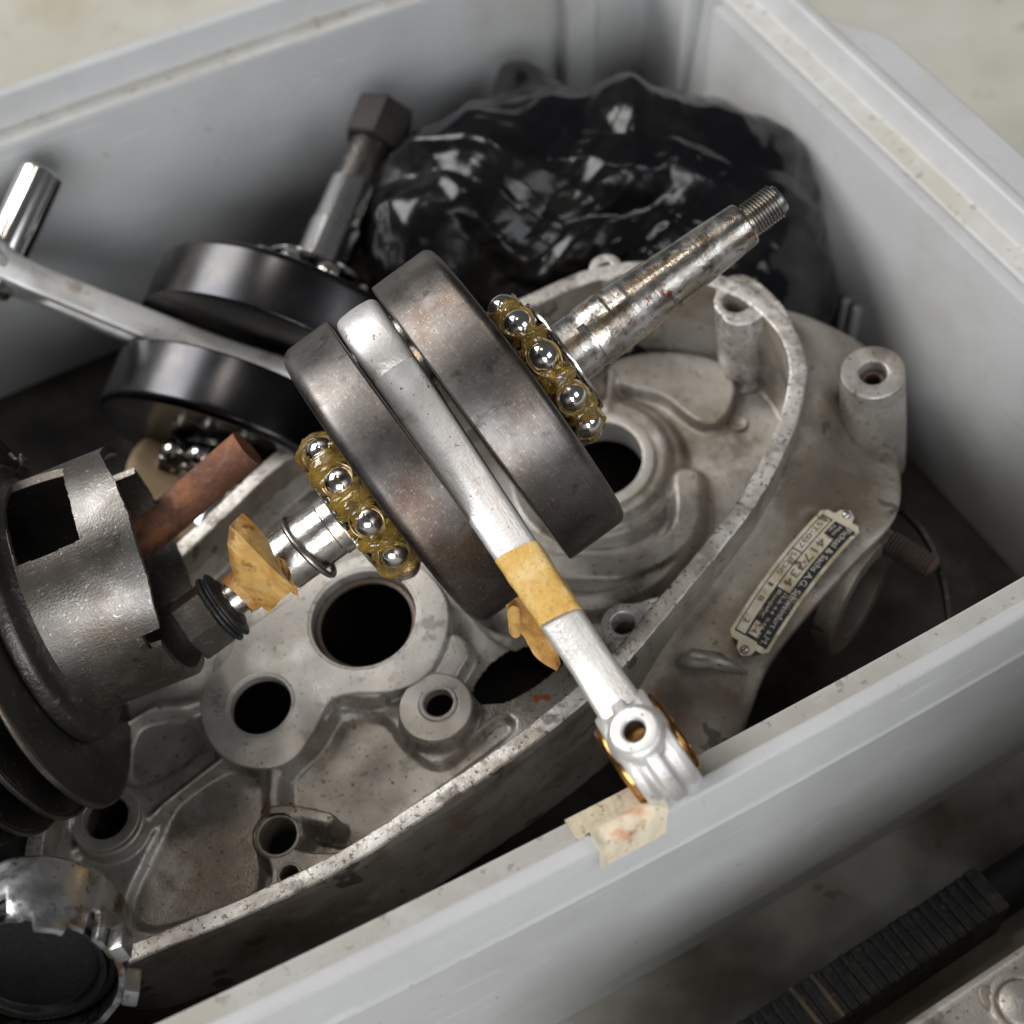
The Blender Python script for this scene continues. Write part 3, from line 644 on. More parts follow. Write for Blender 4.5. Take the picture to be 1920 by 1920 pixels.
def text(s, x, y, hgt, width, m, name, z=0.0010):
    cu = bpy.data.curves.new('t', 'FONT'); cu.body = s; cu.size = 1; cu.resolution_u = 3
    o = bpy.data.objects.new('t', cu); COL.objects.link(o); dg = bpy.context.evaluated_depsgraph_get(); dg.update()
    me = bpy.data.meshes.new_from_object(o.evaluated_get(dg)); bpy.data.objects.remove(o); bpy.data.curves.remove(cu)
    V = np.array([tuple(v.co) for v in me.vertices]); fs = [tuple(p.vertices) for p in me.polygons]; bpy.data.meshes.remove(me)
    V[:, 0] -= V[:, 0].min(); V[:, 0] *= width * W_ / V[:, 0].max(); V[:, 1] *= hgt * H_ / 0.72
    vs = [(p[0] + x * W_, p[1] + y * H_, z) for p in V]
    return MB().add(on_plate(vs), fs).build(name, m, plate)
text('Fichtel & Sachs A.G. Schweinfurt a.M.', .055, .735, .15, .90, 'platetext', 'lettering', .0011)
text('417734', .19, .42, .20, .38, 'platestamp', 'lettering')
text('Mot', .065, .57, .08, .075, 'platetext', 'lettering'); text('Nr.', .075, .45, .08, .06, 'platetext', 'lettering')
text('Hub 4.4  0.65 PS', .615, .575, .075, .325, 'platetext', 'lettering'); text('Baujahr', .615, .43, .085, .20, 'platetext', 'lettering')
text('54', .855, .42, .15, .065, 'platestamp', 'lettering', .0012)
text('ST-037', .10, .15, .13, .215, 'platestamp', 'lettering'); text('SACHS', .36, .15, .13, .17, 'platestamp', 'lettering'); text('1', .60, .15, .13, .02, 'platestamp', 'lettering'); text('B', .70, .15, .13, .035, 'platestamp', 'lettering'); text('2', .86, .15, .13, .03, 'platestamp', 'lettering')
for x in (-tabl * .42, W_ + tabl * .42):
    p = plate_pt(x / W_, .5, 0.0006)
    MB().add(*lathe([(0.0016 * math.sin(a), 0.0013 * math.cos(a)) for a in np.linspace(0, math.pi / 2, 7)], 20), Matrix.Translation(p)).build('rivet', 'race', plate)

# ------------------------------------------------------------------ crankshafts
RF = 0.0518
def wheel_profile(z0, z1, q=0.0030):                     # flywheel from z0 (outer face) to z1 (inner face), q: outer rounding
    sg = 1 if z1 > z0 else -1
    arc = [(RF - q + q * math.sin(a), z0 + sg * (q - q * math.cos(a))) for a in np.linspace(0, math.pi / 2, 9)]
    return [(0.004, z0)] + arc + rp([(RF, z0 + sg * q * 1.3), (RF, z1), (0.004, z1)], 0.0008, 3)

def bearing(parent, zc, ang0, nb, seed, rp_=0.0226, rb=0.0050, grease=True, flip=1, thick=0.0, cage='cage'):
    rr = random.Random(seed)
    pr = rp([(0.0120, zc - .0055), (0.0172, zc - .0055), (0.0178, zc - .003), (0.0180, zc), (0.0178, zc + .003), (0.0172, zc + .0055), (0.0120, zc + .0055)], .0005)
    race = MB().add(*lathe(pr, 64)).build('inner_race', 'race', parent)
    pr = rp([(0.0130, zc + flip * .0060), (0.0197, zc + flip * .0060), (0.0200, zc + flip * .0074), (0.0130, zc + flip * .0078)], .0004)
    MB().add(*lathe(pr, 64)).build('shield_ring', 'race', parent)
    sph = None
    bm = bmesh.new(); bmesh.ops.create_uvsphere(bm, u_segments=28, v_segments=18, radius=rb); bme = bpy.data.meshes.new('ball'); bm.to_mesh(bme); bm.free(); bme.shade_smooth()
    for k in range(nb):
        a = ang0 + 2 * math.pi * k / nb + rr.uniform(-.03, .03)
        o = link('ball', bme, 'ball', parent); o.location = (rp_ * math.cos(a), rp_ * math.sin(a), zc + rr.uniform(-.0003, .0003))
        o.rotation_euler = (rr.uniform(0, 6), rr.uniform(0, 6), 0)
    # two wavy cage rings
    for sgn in (-1, 1):
        rows = []
        n = 240
        for j in range(n):
            a = 2 * math.pi * j / n; ph = math.cos((a - ang0) * nb)
            off = 0.00335 + 0.00145 * ph + 0.00035 * noise.noise(Vector((math.cos(a) * 6, math.sin(a) * 6, sgn + seed)))
            zc_ = zc + sgn * off; rw = rp_ + 0.0002
            rows.append([((rw - .0022) * math.cos(a), (rw - .0022) * math.sin(a), zc_), ((rw - .0022) * math.cos(a), (rw - .0022) * math.sin(a), zc_ + sgn * .0006),
                         ((rw + .0020) * math.cos(a), (rw + .0020) * math.sin(a), zc_ + sgn * .0006), ((rw + .0023) * math.cos(a), (rw + .0023) * math.sin(a), zc_ + sgn * .0004), ((rw + .0020) * math.cos(a), (rw + .0020) * math.sin(a), zc_)])
        rows.append(rows[0]); MB().add(*loft(rows, True)).build('bearing_cage', cage, parent, angle=60)
    if grease:
        rows = []; n = 260; m = 22
        for j in range(n):
            a = 2 * math.pi * j / n; ph = 0.5 + .5 * math.cos((a - ang0) * nb)
            row = []
            for i in range(m):
                b = 2 * math.pi * i / m
                q = Vector((math.cos(a) * 7, math.sin(a) * 7, math.sin(b) * 1.6 + seed))
                nn = noise.noise(q * 1.0) * .55 + noise.noise(q * 2.6) * .45 + noise.noise(q * 6) * .22
                rad = 0.0044 - 0.0012 * ph + 0.0032 * nn + thick
                rc = rp_ - 0.0014
                row.append(((rc + rad * math.cos(b)) * math.cos(a), (rc + rad * math.cos(b)) * math.sin(a), zc + (rad * 1.25) * math.sin(b)))
            rows.append(row)
        rows.append(rows[0]); MB().add(*loft(rows, True)).build('grease', 'grease', parent, angle=80)

def conrod(parent, P, Sx, m='rod', tape=True, wz=0.0148):
    """rod from the crank pin P to the small end S (both in the crank's frame)"""
    er = (Sx - P); L = er.length; er = er / L
    ax = Vector((0, 0, 1)); ax = (ax - er * ax.dot(er)).normalized(); ex = er.cross(ax); 
    if ex.x < 0: ax = -ax; ex = er.cross(ax)
    T = frame(P, ex, ax, er)                             # local: x near side, y along the crank axis, z along the rod
    rod = bpy.data.objects.new('connecting_rod', None); COL.objects.link(rod); rod.empty_display_size = .01
    rod.parent = parent; rod.matrix_local = T
    # big end
    w2 = wz / 2
    pr = rp([(0.0125, -w2), (0.0195, -w2), (0.0203, 0), (0.0195, w2), (0.0125, w2), (0.0125, -w2)], .0030, 5)
    vs, fs = lathe(pr, 72); RX = Matrix.Rotation(math.pi / 2, 4, 'X')
    MB().add(vs, fs, RX).build('big_end', m, rod)
    # beam, I-section
    rows = []
    zs = np.linspace(0.0115, L - .010, 80)
    for z in zs:
        t = max(0.0, (z - .010) / (L - .020))
        a = 0.0080 - 0.0010 * t + 0.0086 * max(0, 1 - (z - .0115) / .042) ** 2.1 + 0.0038 * max(0, 1 - (1 - t) / .16) ** 2     # half depth (x)
        b = w2 * (0.975 - .20 * t + .10 * max(0, 1 - (1 - t) / .14))                             # half width (y)
        k = min(1, max(0, (t - .22) / .14)) * min(1, max(0, (0.90 - t) / .10))                    # web recess
        wb = b * (1 - .62 * k); fx = a - 0.0036; c = .0009
        half = rp([(fx - .0012, -wb), (fx, -b), (a - .0004, -b * .98), (a + .0006, 0), (a - .0004, b * .98), (fx, b), (fx - .0012, wb)], .0016, 4)
        far = [(-x, -y) for x, y in half]
        sec = [tuple(p_) for p_ in half] + far
        rows.append([(x, y, z) for x, y in sec])
    HAo = Vector((math.cos(.10), 0, -math.sin(.10)))
    def drill(mb):                                       # open the oil hole through to the bush
        keep_ = []
        for f in mb.f:
            c_ = sum((Vector(mb.v[i]) for i in f), Vector()) / len(f) - Vector((0, 0, L))
            if len(f) < 6 and c_.dot(HAo) > .004 and (c_ - HAo * c_.dot(HAo)).length < .0040: continue
            keep_.append(f)
        mb.f = keep_; return mb
    drill(MB().add(*loft(rows, True, True))).build('beam', m, rod, angle=40)
    # small end with a middle ridge and bronze bush
    pr = rp([(0.0112, -w2 * 1.05), (0.0142, -w2 * 1.05), (0.0150, -w2 * .72), (0.0143, -w2 * .48), (0.0146, -w2 * .34), (0.0163, -w2 * .24), (0.0163, w2 * .24), (0.0146, w2 * .34), (0.0143, w2 * .48), (0.0150, w2 * .72), (0.0142, w2 * 1.05), (0.0112, w2 * 1.05)], .0006, 3)
    drill(MB().add(*lathe(pr, 144), Matrix.Translation((0, 0, L)) @ RX)).build('small_end', m, rod)
    pr = rp([(0.0100, -w2 * 1.32), (0.0117, -w2 * 1.32), (0.0124, -w2 * 1.18), (0.0124, w2 * 1.18), (0.0117, w2 * 1.32), (0.0100, w2 * 1.32), (0.0100, -w2 * 1.32)], .0005, 3)
    MB().add(*lathe(pr, 64), Matrix.Translation((0, 0, L)) @ RX).build('bush', 'bronze', rod)
    # oil-hole boss on the near side, faired into the beam
    h0 = 0.0164; HA = 0.10
    pr = rp([(0.0094, -.006), (0.0074, -.0012), (0.0064, -.0001), (0.0036, 0), (0.0031, -.0004), (0.0030, -.0012)], .0008, 4)
    Th = frame_z(Vector((math.cos(HA) * h0, 0, L - math.sin(HA) * h0)), (math.cos(HA), 0, -math.sin(HA)), (0, 0, 1))
    MB().add(*lathe(pr, 48), Th).build('oil_hole_boss', m, rod)
    MB().add(*lathe(rp([(0.0031, -.0010), (0.0030, -.0042), (0, -.0044)], .0002), 32), Th).build('oil_hole', 'hole', rod)
    return rod, T, L

CPX = (835, 832); TC = 0.548
a_ax = cdir(.806, -.592, 0); a_x = cdir(0, 0, -1); a_y = cdir(.592, .806, 0)
MC = frame(WD(*CPX, TC), a_x, a_y, a_ax)
crank = empty('crankshaft', MC, 'brown-grey crankshaft with greasy ball bearings, tape on its connecting rod hangs over the crate rim', 'crankshaft')
INV = MC.inverted()
def loc(px, py, t): return INV @ WD(px, py, t)
MB().add(*lathe(wheel_profile(0.0318, 0.0098, .0032), 144)).build('flywheel', 'steel', crank)
MB().add(*lathe(wheel_profile(-0.0252, -0.0066, .0044), 144)).build('flywheel', 'steel', crank)
phi = math.radians(26); THROW = 0.0315
Ppin = Vector((THROW * math.sin(phi), -THROW * math.cos(phi), 0.0012))
MB().add(*lathe(rp([(0, -.010), (0.0122, -.010), (0.0122, .010), (0, .010)], .0003), 32), Matrix.Translation(Ppin)).build('crank_pin', 'shaft', crank)
Sm = loc(1216, 1404, 0.474); 
rod, TR, LR = conrod(crank, Ppin, Sm)
print('ROD L', LR, 'S local', Sm)
# drive-side shaft
pr = rp([(0, .010), (0.0125, .030), (0.0125, .0445), (0.0104, .0450), (0.0104, .0530), (0.0099, .0532), (0.0099, .0555), (0.0104, .0557), (0.0104, .0640), (0.0101, .0646), (0.0101, .0705), (0.0098, .0720), (0.0074, .1145), (0.0070, .1152), (0.0048, .1154), (0.0048, .1172)], .0003, 2)
MB().add(*lathe(pr, 72)).build('shaft', 'shaft', crank)
def threaded(parent, r0, r1, z0, z1, nth, m='thread', name='screw_thread'):   # a true helix
    rows = []; seg = 40; per = 6; N = nth * seg
    prof = [(0, r0), (.25, r0), (.5, r1), (.72, r1), (.95, r0)]
    pitch = (z1 - z0) / nth
    for i in range(N + 1):
        a = 2 * math.pi * i / seg; zb = z0 + pitch * i / seg - pitch
        rows.append([((r) * math.cos(a), r * math.sin(a), min(max(zb + f * pitch, z0), z1)) for f, r in prof])
    mb = MB().add(*loft(rows))
    mb.add(*lathe(rp([(r0 * .98, z0), (r0 * .98, z1 - .0002), (r0 * .9, z1 + .0012), (r0 * .35, z1 + .0013), (r0 * .2, z1 - .001), (0, z1 - .0012)], .0003), 40))
    return mb.build(name, m, parent, angle=30)
threaded(crank, 0.0048, 0.0056, 0.1165, 0.1275, 10)
bearing(crank, 0.0388, math.radians(-5), 10, 1, flip=1)
# keyway marks on the shaft
for sgn in (0, 1):
    a = math.radians(-6 + 12 * sgn * -1); 
    MB().add(*box(0.0094, 0.0101, math.sin(a) * .0099 - .0011, math.sin(a) * .0099 + .0011, .0530, .0556, .0001)).build('groove_mark', 'irondark', crank)
# timing-side shaft
pr = rp([(0, -.010), (0.0125, -.0245), (0.0125, -.0386), (0.0098, -.0390), (0.0098, -.0440), (0.0094, -.0442), (0.0094, -.0625), (0.0086, -.0635), (0.0056, -.0637), (0.0056, -.084)], .0003, 2)
MB().add(*lathe(pr, 72)).build('shaft', 'shaft', crank)
bearing(crank, -0.0322, math.radians(14), 10, 2, flip=-1, thick=.0011)
pr = rp([(0.004, -.082), (0.0080, -.0822), (0.0086, -.0832), (0.0110, -.0834), (0.0116, -.0841), (0.0110, -.0848), (0.0102, -.0850), (0.0102, -.0858), (0.0114, -.0860), (0.0118, -.0867), (0.0112, -.0874), (0.004, -.0876)], .0003, 3)
MB().add(*lathe(pr, 64)).build('seal_ring', 'black', crank)
hexp = [(0.0108 * math.cos(math.pi / 3 * i + .3), 0.0108 * math.sin(math.pi / 3 * i + .3)) for i in range(6)]
MB().add(*prism([hexp], -0.0985, -0.0876, 0.0008)).build('hex_nut', 'iron', crank)
# loose wire snap ring on that shaft
pts = []
for k in range(60):
    a = math.radians(-100 + 240 * k / 59); rr = 0.0112 + .0006 * math.sin(a * 2)
    pts.append((rr * math.cos(a), rr * math.sin(a) + .0008, -.0530 + 0.0012 * math.sin(a) - .0014 * math.cos(a)))
MB().add(*tube(pts, 0.0010, 12)).build('snap_ring', 'thread', crank)
# tape round the thin stub: wrap, flap and crumpled end
rows = []
for i in range(28):
    t = i / 27; z = -0.0645 - 0.0150 * t; row = []
    for k in range(40):
        a = math.radians(-150 + 290 * k / 39)
        rr = 0.0068 + .0016 * (1 - t) + .0006 * nz((a, t * 3, 1), 1.6) + .0009 * max(0, k - 34) / 6
        row.append((rr * math.cos(a), rr * math.sin(a), z + .0014 * math.sin(a * 1.3 + .7) + .0006 * nz((a, t, 4), 2)))
    rows.append(row)
t1 = MB().add(*thicken(*loft(rows), 0.0002)).build('masking_tape', 'tape_old', crank, angle=50); t1['label'] = 'brown crumpled masking tape wrapped on the shaft stub'
fl_ = [[(432, 1060), (445, 1090), (470, 1120), (505, 1150)], [(426, 1020), (452, 1050), (484, 1085), (530, 1120)], [(430, 985), (462, 1015), (495, 1050), (556, 1105)], [(455, 962), (480, 985), (505, 1018), (520, 1065)]]
rows = []
for i, cr in enumerate(fl_):
    tt = [0.532, 0.524, 0.519, 0.528][i]
    rows.append(catmull([tuple(loc(x, y, tt + [0, -.003, .001, .004][j])) for j, (x, y) in enumerate(cr)], 26))
R2 = []
for k in range(31):
    t = k / 30 * 3; i = min(int(t), 2); f = t - i
    r_ = rows[i] * (1 - f) + rows[i + 1] * f
    R2.append([tuple(np.array(p) + np.array((1, .3, 0)) * (0.0006 * nz(p, 190) + .0004 * nz(p, 420))) for p in r_])
MB().add(*thicken(*loft(R2), 0.0002)).build('tape_flap', 'tape_old', t1, angle=40)
R3 = []
for k in range(22):
    t = k / 21
    A_, B_ = loc(500 + 12 * t, 1040 + 50 * t, .531), loc(535 + 30 * t, 1050 + 68 * t, .533)
    row = []
    for j in range(14):
        p = A_.lerp(B_, j / 13); row.append(p + Vector((.0016 * abs(math.sin(6 * t + j * .9)) + .0009 * nz(p, 500), .0008 * nz(p, 300, 3), .0008 * nz(p, 300, 9))))
    R3.append(row)
MB().add(*thicken(*loft(R3), 0.0002)).build('crumpled_edge', 'tape_old', t1, angle=30)

# tape on the connecting rod, with a curled tail
def rodz(frac): return LR * frac
za, zb = rodz(.535), rodz(.702)
rows = []
for i in range(24):
    t = i / 23; z = za + (zb - za) * t; aa = 0.0083 - .0003 * t; bb = 0.0064 - .0004 * t
    sec = rp([(0, bb), (-aa, bb), (-aa, -bb), (aa - .0006, -bb), (aa + .0004, 0), (aa - .0006, bb), (0.001, bb + .0003)], .0022, 5)
    row = []
    for k, p in enumerate(sec):
        bul = 0.0010 * nz((p[0] * 100, p[1] * 100, t * 3), 1.5) + .0006
        row.append((p[0] * (1 + bul * 40), p[1] * (1 + bul * 40), z + .0010 * (p[1] / bb) * (1 if i in (0, 23) else .8)))
    rows.append(row)
tr = MB().add(*thicken(*loft(rows), 0.00022)).build('masking_tape', 'tape', rod, angle=50); tr['label'] = 'yellow masking tape sleeve with a curled tail on the connecting rod'
RI = (MC @ TR).inverted()
def rl(px, py, t): return RI @ WD(px, py, t)
cl = [[(948, 1135), (962, 1168), (985, 1200), (1008, 1236), (1044, 1258)], [(985, 1110), (1005, 1140), (1020, 1175), (1040, 1215), (1052, 1245)]]
R4 = []
for s in range(13):
    q_ = s / 12
    pts = [tuple(rl(cl[0][j][0] * (1 - q_) + cl[1][j][0] * q_, cl[0][j][1] * (1 - q_) + cl[1][j][1] * q_, 0.506 + .004 * q_ + .0025 * math.sin(j * 1.3) + .002 * (1 - q_))) for j in range(5)]
    R4.append(catmull(pts, 26))
R4 = [[tuple(np.array(p) + .0004 * nz(p, 350)) for p in r_] for r_ in R4]
MB().add(*thicken(*loft(R4), 0.0002)).build('tape_tail', 'tape_old', tr, angle=40)
R5 = []
for s in range(10):
    q_ = s / 9; row = []
    for k in range(22):
        a = math.radians(40 + 300 * k / 21); px_ = 963 + 11 * math.cos(a) + 4 * q_; py_ = 1150 + 18 * q_ + 26 * math.sin(a) * .55
        row.append(rl(px_, py_ + 14 * q_, 0.507 + .0035 * math.sin(a) + .004 * q_))
    R5.append(row)
MB().add(*thicken(*loft(R5), 0.0002)).build('tape_curl', 'tape_old', tr, angle=40)
# straw flecks caught on the flywheel
for a, b in (((862, 618), (874, 606)), ((884, 594), (893, 588))):
    MB().add(*tube([loc(*a, .505), loc((a[0] + b[0]) / 2, (a[1] + b[1]) / 2 - 1, .5035), loc(*b, .504)], [.0002, .0005, .0002], 6)).build('straw_fleck', 'straw', crank)

# second crankshaft at the back of the crate
b_ax = cdir(.335, -.90, .26); b_y = cdir(.93, .37, 0); b_y = (b_y - b_ax * b_y.dot(b_ax)).normalized(); b_x = b_y.cross(b_ax)
MC2 = frame(WD(506, 728, 0.662), b_x, b_y, b_ax) @ Matrix.Scale(1.065, 4)
cr2 = empty('crankshaft', MC2, 'oily black crankshaft leaning on the crate wall with a nut on its shaft', 'crankshaft')
I2 = MC2.inverted()
MB().add(*lathe(wheel_profile(0.0305, 0.0088), 128)).build('flywheel', 'steel_oil', cr2)
MB().add(*lathe(wheel_profile(-0.0300, -0.0088), 128)).build('flywheel', 'steel_oil', cr2)
S2 = I2 @ WD(-45, 478, 0.640)
S2.z = 0
u2 = S2.normalized(); P2 = Vector((-u2.y, u2.x, 0)) * 0.012 - u2 * 0.020
if (MC2 @ P2 - CAM).length > (MC2 @ (-P2) - CAM).length: pass
conrod(cr2, P2, S2, 'rod', False, 0.0126)
MB().add(*lathe(rp([(0, -.010), (0.0122, -.010), (0.0122, .010), (0, .010)], .0003), 32), Matrix.Translation(P2)).build('crank_pin', 'shaft', cr2)
pr = rp([(0, .010), (0.0125, .030), (0.0125, .046), (0.0100, .0465), (0.0100, .0650), (0.0093, .0655), (0.0090, .083), (0.0082, .0835)], .0003, 2)
MB().add(*lathe(pr, 64)).build('shaft', 'pinsteel', cr2)
MB().add(*lathe(rp([(0.0080, .083), (0.0082, .0835), (0.0076, .106), (0, .106)], .0003, 2), 48)).build('tapered_shaft_end', 'irondark', cr2)
hexp = [(0.0120 * math.cos(math.pi / 3 * i), 0.0120 * math.sin(math.pi / 3 * i)) for i in range(6)]
MB().add(*prism([[(x * .98, y * .98) for x, y in hexp]], 0.100, 0.1165, 0.0020)).build('shaft_nut', 'nutdark', cr2)
bearing(cr2, 0.0388, .3, 10, 3, grease=False, cage='steel_oil'); bearing(cr2, -0.0362, .2, 10, 4, grease=False, cage='steel_oil')
pr = rp([(0, -.010), (0.0125, -.030), (0.0125, -.0415), (0.0098, -.0420), (0.0094, -.0625), (0.0086, -.0635), (0, -.0636)], .0003, 2)
MB().add(*lathe(pr, 48)).build('shaft', 'pinsteel', cr2)
# gudgeon pin standing in its small end
ps = MC2 @ S2
pin = MB().add(*lathe(rp([(0, -.012), (0.0072, -.012), (0.0078, -.011), (0.0078, .0335), (0.0070, .0345), (0.0052, .0345), (0.0050, .030), (0, .030)], .0004, 3), 48))
po = pin.build('gudgeon_pin', 'pinsteel'); po.matrix_world = frame_z(WD(2, 488, 0.640), b_ax, b_x) @ Matrix.Scale(1.065, 4)
tag(po, 'shiny steel gudgeon pin standing in the small end of the rear connecting rod', 'pin')

# ------------------------------------------------------------------ cylinder barrel with fins
c_ax = cdir(.925, -.37, -.05); c_x = cdir(.1, .1, -1)
TCY = 0.545
MCY = frame_z(WD(86, 1131, TCY), c_ax, c_x)
cyl = empty('engine_cylinder', MCY, 'dark iron engine cylinder with a cut-out skirt and round cooling fins', 'engine cylinder')
sc = TCY / F
RS = 229 * sc
ICY = MCY.inverted()
def cyl_sa(px, py):                                      # pixel on the near side of the skirt -> (angle, s)
    o = ICY @ CAM; d = (ICY @ WD(px, py, 1.0)) - o
    A = d.x ** 2 + d.y ** 2; B = 2 * (o.x * d.x + o.y * d.y); C = o.x ** 2 + o.y ** 2 - RS ** 2
    D = B * B - 4 * A * C
    t = (-B - math.sqrt(max(D, 0))) / (2 * A); p = o + d * t
    return math.atan2(p.y, p.x), p.z
na, ns = 800, 200
s0, s1 = -0.004, (ICY @ WD(285, 1065, TCY)).z + .0015
win = [cyl_sa(*p) for p in ((18, 905), (118, 878), (132, 940), (150, 1012), (90, 1040), (30, 1062))]
notch = [cyl_sa(*p) for p in ((208, 900), (238, 965), (275, 1080), (300, 1178), (270, 1196), (288, 1240), (322, 1250))]
wa = [w_[0] for w_ in win]
e_top, e_bot = cyl_sa(186, 848), cyl_sa(330, 1262)
near_edge = sorted([cyl_sa(*p) for p in ((187, 850), (214, 900), (240, 965), (275, 1080), (300, 1178))])
print('win', win, 'edge', near_edge, 's1', s1, 'RS', RS)
def in_poly(x, y, P):
    c = False
    for (x0, y0), (x1, y1) in zip(P, P[1:] + P[:1]):
        if (y0 > y) != (y1 > y) and x < x0 + (y - y0) * (x1 - x0) / (y1 - y0): c = not c
    return c
ea = [e[0] for e in near_edge]; es = [e[1] for e in near_edge]
def end_s(a):                                            # where the skirt ends at angle a
    lo, hi = min(ea), max(ea)
    if lo <= a <= hi: return float(np.interp(a, ea, es))
    if hi < a < hi + .16: return es[-1] - .0062
    if lo - .55 < a < lo: return es[0]
    if lo - 1.0 < a <= lo - .55: return s1 - .013
    return s1
wlo, whi = min(wa), max(wa); ws0, ws1 = min(p[1] for p in win), max(p[1] for p in win)
vs, fs = [], []
for i in range(na):
    a = -math.pi + 2 * math.pi * i / na
    e = end_s(a) + .00025 * nz((math.cos(a) * 20, math.sin(a) * 20, 0), 1)
    for j in range(ns + 1):
        s = s0 + (e - s0) * j / ns; r = RS + 0.00015 * nz((math.cos(a) * 2, math.sin(a) * 2, s * 50), 1.2)
        vs.append((r * math.cos(a), r * math.sin(a), s))
for i in range(na):
    k = (i + 1) % na; a = -math.pi + 2 * math.pi * (i + .5) / na; e = end_s(a)
    for j in range(ns):
        s = s0 + (e - s0) * (j + .5) / ns
        if in_poly(a, s, win): continue
        fs.append((i * (ns + 1) + j, k * (ns + 1) + j, k * (ns + 1) + j + 1, i * (ns + 1) + j + 1))
def prune(vs, fs):
    u = sorted({i for f in fs for i in f}); m = {o: n for n, o in enumerate(u)}
    return [vs[i] for i in u], [tuple(m[i] for i in f) for f in fs]
vs, fs = thicken(*prune(vs, fs), 0.0024)
MB().add(vs, fs).build('skirt', 'iron', cyl, angle=45)
MB().add(*lathe(rp([(RS - .0024, -.002), (RS + .0075, -.002), (RS + .0075, .0032), (RS + .0020, .0046), (RS + .0001, .0066)], .0016, 4), 96)).build('skirt_root', 'irondark', cyl)
for k in range(6):
    z = -0.0030 - 0.0115 * k; rf = 0.0640 - .0008 * (k % 2)
    n = 160; rows = []
    pr = rp([(RS - .002, z - .0030), (rf - .001, z - .0024), (rf, z - .0012), (rf - .0005, z - .0002), (RS - .002, z + .0006)], .0006, 3)
    vs, fs = lathe(pr, n)
    vs = [Vector(p) * (1 + .006 * nz((p[0], p[1], p[2]), 70, k)) if math.hypot(p[0], p[1]) > rf - .01 else Vector(p) for p in vs]
    fo = MB().add(vs, fs).build('stacked_fin', 'irondark', cyl, angle=50)
    MB().add(*tube([((rf + .0002) * math.cos(a_), (rf + .0002) * math.sin(a_), z - .0012 + .0002 * math.sin(9 * a_)) for a_ in np.linspace(0, 2 * math.pi, 120, endpoint=False)], 0.0010, 8, closed=True)).build('fin_rim', 'iron', fo)
MB().add(*lathe(rp([(RS - .0024, -.002), (RS - .0024, -.09), (0, -.09)], .001), 64)).build('bore', 'irondark', cyl)

# chrome clip on the fins' far side
cp = MB().add(*thicken(*loft([catmull([tuple(WD(15, 850, .548)), tuple(WD(28, 862, .545)), tuple(WD(40, 852, .544)), tuple(WD(54, 862, .547))], 14), catmull([tuple(WD(15, 868, .549)), tuple(WD(30, 885, .547)), tuple(WD(40, 872, .545)), tuple(WD(55, 884, .549))], 14)]), 0.0012))
tag(cp.build('metal_clip', 'chrome'), 'tiny shiny metal clip next to the cylinder fins', 'clip')

# ------------------------------------------------------------------ plated cap with black insert
k_ax = cdir(.10, .52, -.85)
MK = frame_z(WD(62, 1838, 0.478), k_ax, cdir(1, 0, 0))
cap = empty('plated_cap', MK, 'dented shiny metal cap with a broken edge around a black disc', 'cap')
RK = 0.0245; na, ns = 160, 40; LK = 0.030
vs, fs = [], []
def cap_r(s): 
    q_ = max(0, (s + LK) / .009)
    return RK * (1 if q_ >= 1 else math.sqrt(max(0.05, 1 - (1 - q_) ** 2)))
def cap_end(a):                                          # jagged front edge
    d = math.degrees(a) % 360
    e = 0.0005 * nz((math.cos(a) * 9, math.sin(a) * 9, 2), 1)
    if 60 < d < 82: e += 0.0035
    if 100 < d < 112 or 38 < d < 47: e -= 0.008
    if 112 <= d < 150: e += 0.002
    if 150 <= d < 215: e -= .0015
    return e
for i in range(na):
    a = 2 * math.pi * i / na; e = cap_end(a)
    for j in range(ns + 1):
        s = -LK + (LK + e) * j / ns; r = cap_r(s) * (1 + .012 * nz((math.cos(a) * 2, math.sin(a) * 2, s * 60), 1.1))
        if s > -.006: r *= 1 - .05 * sstep(np.array((s + .006) / .006)) * (1 if math.sin(a) > .3 else 0)
        vs.append((r * math.cos(a), r * math.sin(a), s))
for i in range(na):
    k = (i + 1) % na
    for j in range(ns): fs.append((i * (ns + 1) + j, k * (ns + 1) + j, k * (ns + 1) + j + 1, i * (ns + 1) + j + 1))
MB().add(*thicken(vs, fs, 0.0018)).build('shell', 'chrome', cap, angle=40)
MB().add(*lathe(rp([(0, -LK + .0005), (cap_r(-LK), -LK), ], .001), 48)).build('shell_back', 'chrome', cap)
MB().add(*lathe(rp([(0, -.0060), (0.0165, -.0064), (0.0172, -.0040), (0.0192, -.0036), (0.0196, -.0060), (0.0222, -.0062), (0.0224, -.02)], .0006, 3), 80)).build('insert_disc', 'black', cap)
for a in (22, 345):
    Tt = Matrix.Rotation(math.radians(a), 4, 'Z')
    MB().add(*box(RK - .0005, RK + .004, -.003, .003, -.006, .003, .0008), Tt).build('lug', 'chrome', cap)

# ------------------------------------------------------------------ rusty bar
A_, B_ = WD(240, 1035, 0.580), WD(464, 840, 0.572)
bar = MB(); L_ = (B_ - A_).length
sec = [(0.0062, 0), (0.0056, .004), (.002, .0062), (-.003, .006), (-.006, .003), (-.006, -.003), (-.003, -.006), (.003, -.006)]
rows = [[(x * (1 + .04 * nz((x * 900, y * 900, z), 1)), y * (1 + .04 * nz((x, y, z * 200), 1)), z) for x, y in catmull(sec, 24, True)] for z in np.linspace(0, L_, 24)]
bar.add(*loft(rows, True, True)); bo = bar.build('rusty_bar', 'rust'); bo.matrix_world = frame_z(A_, B_ - A_, cdir(0, 0, -1))
tag(bo, 'brown rusty steel bar lying along the crankcase wall', 'bar')

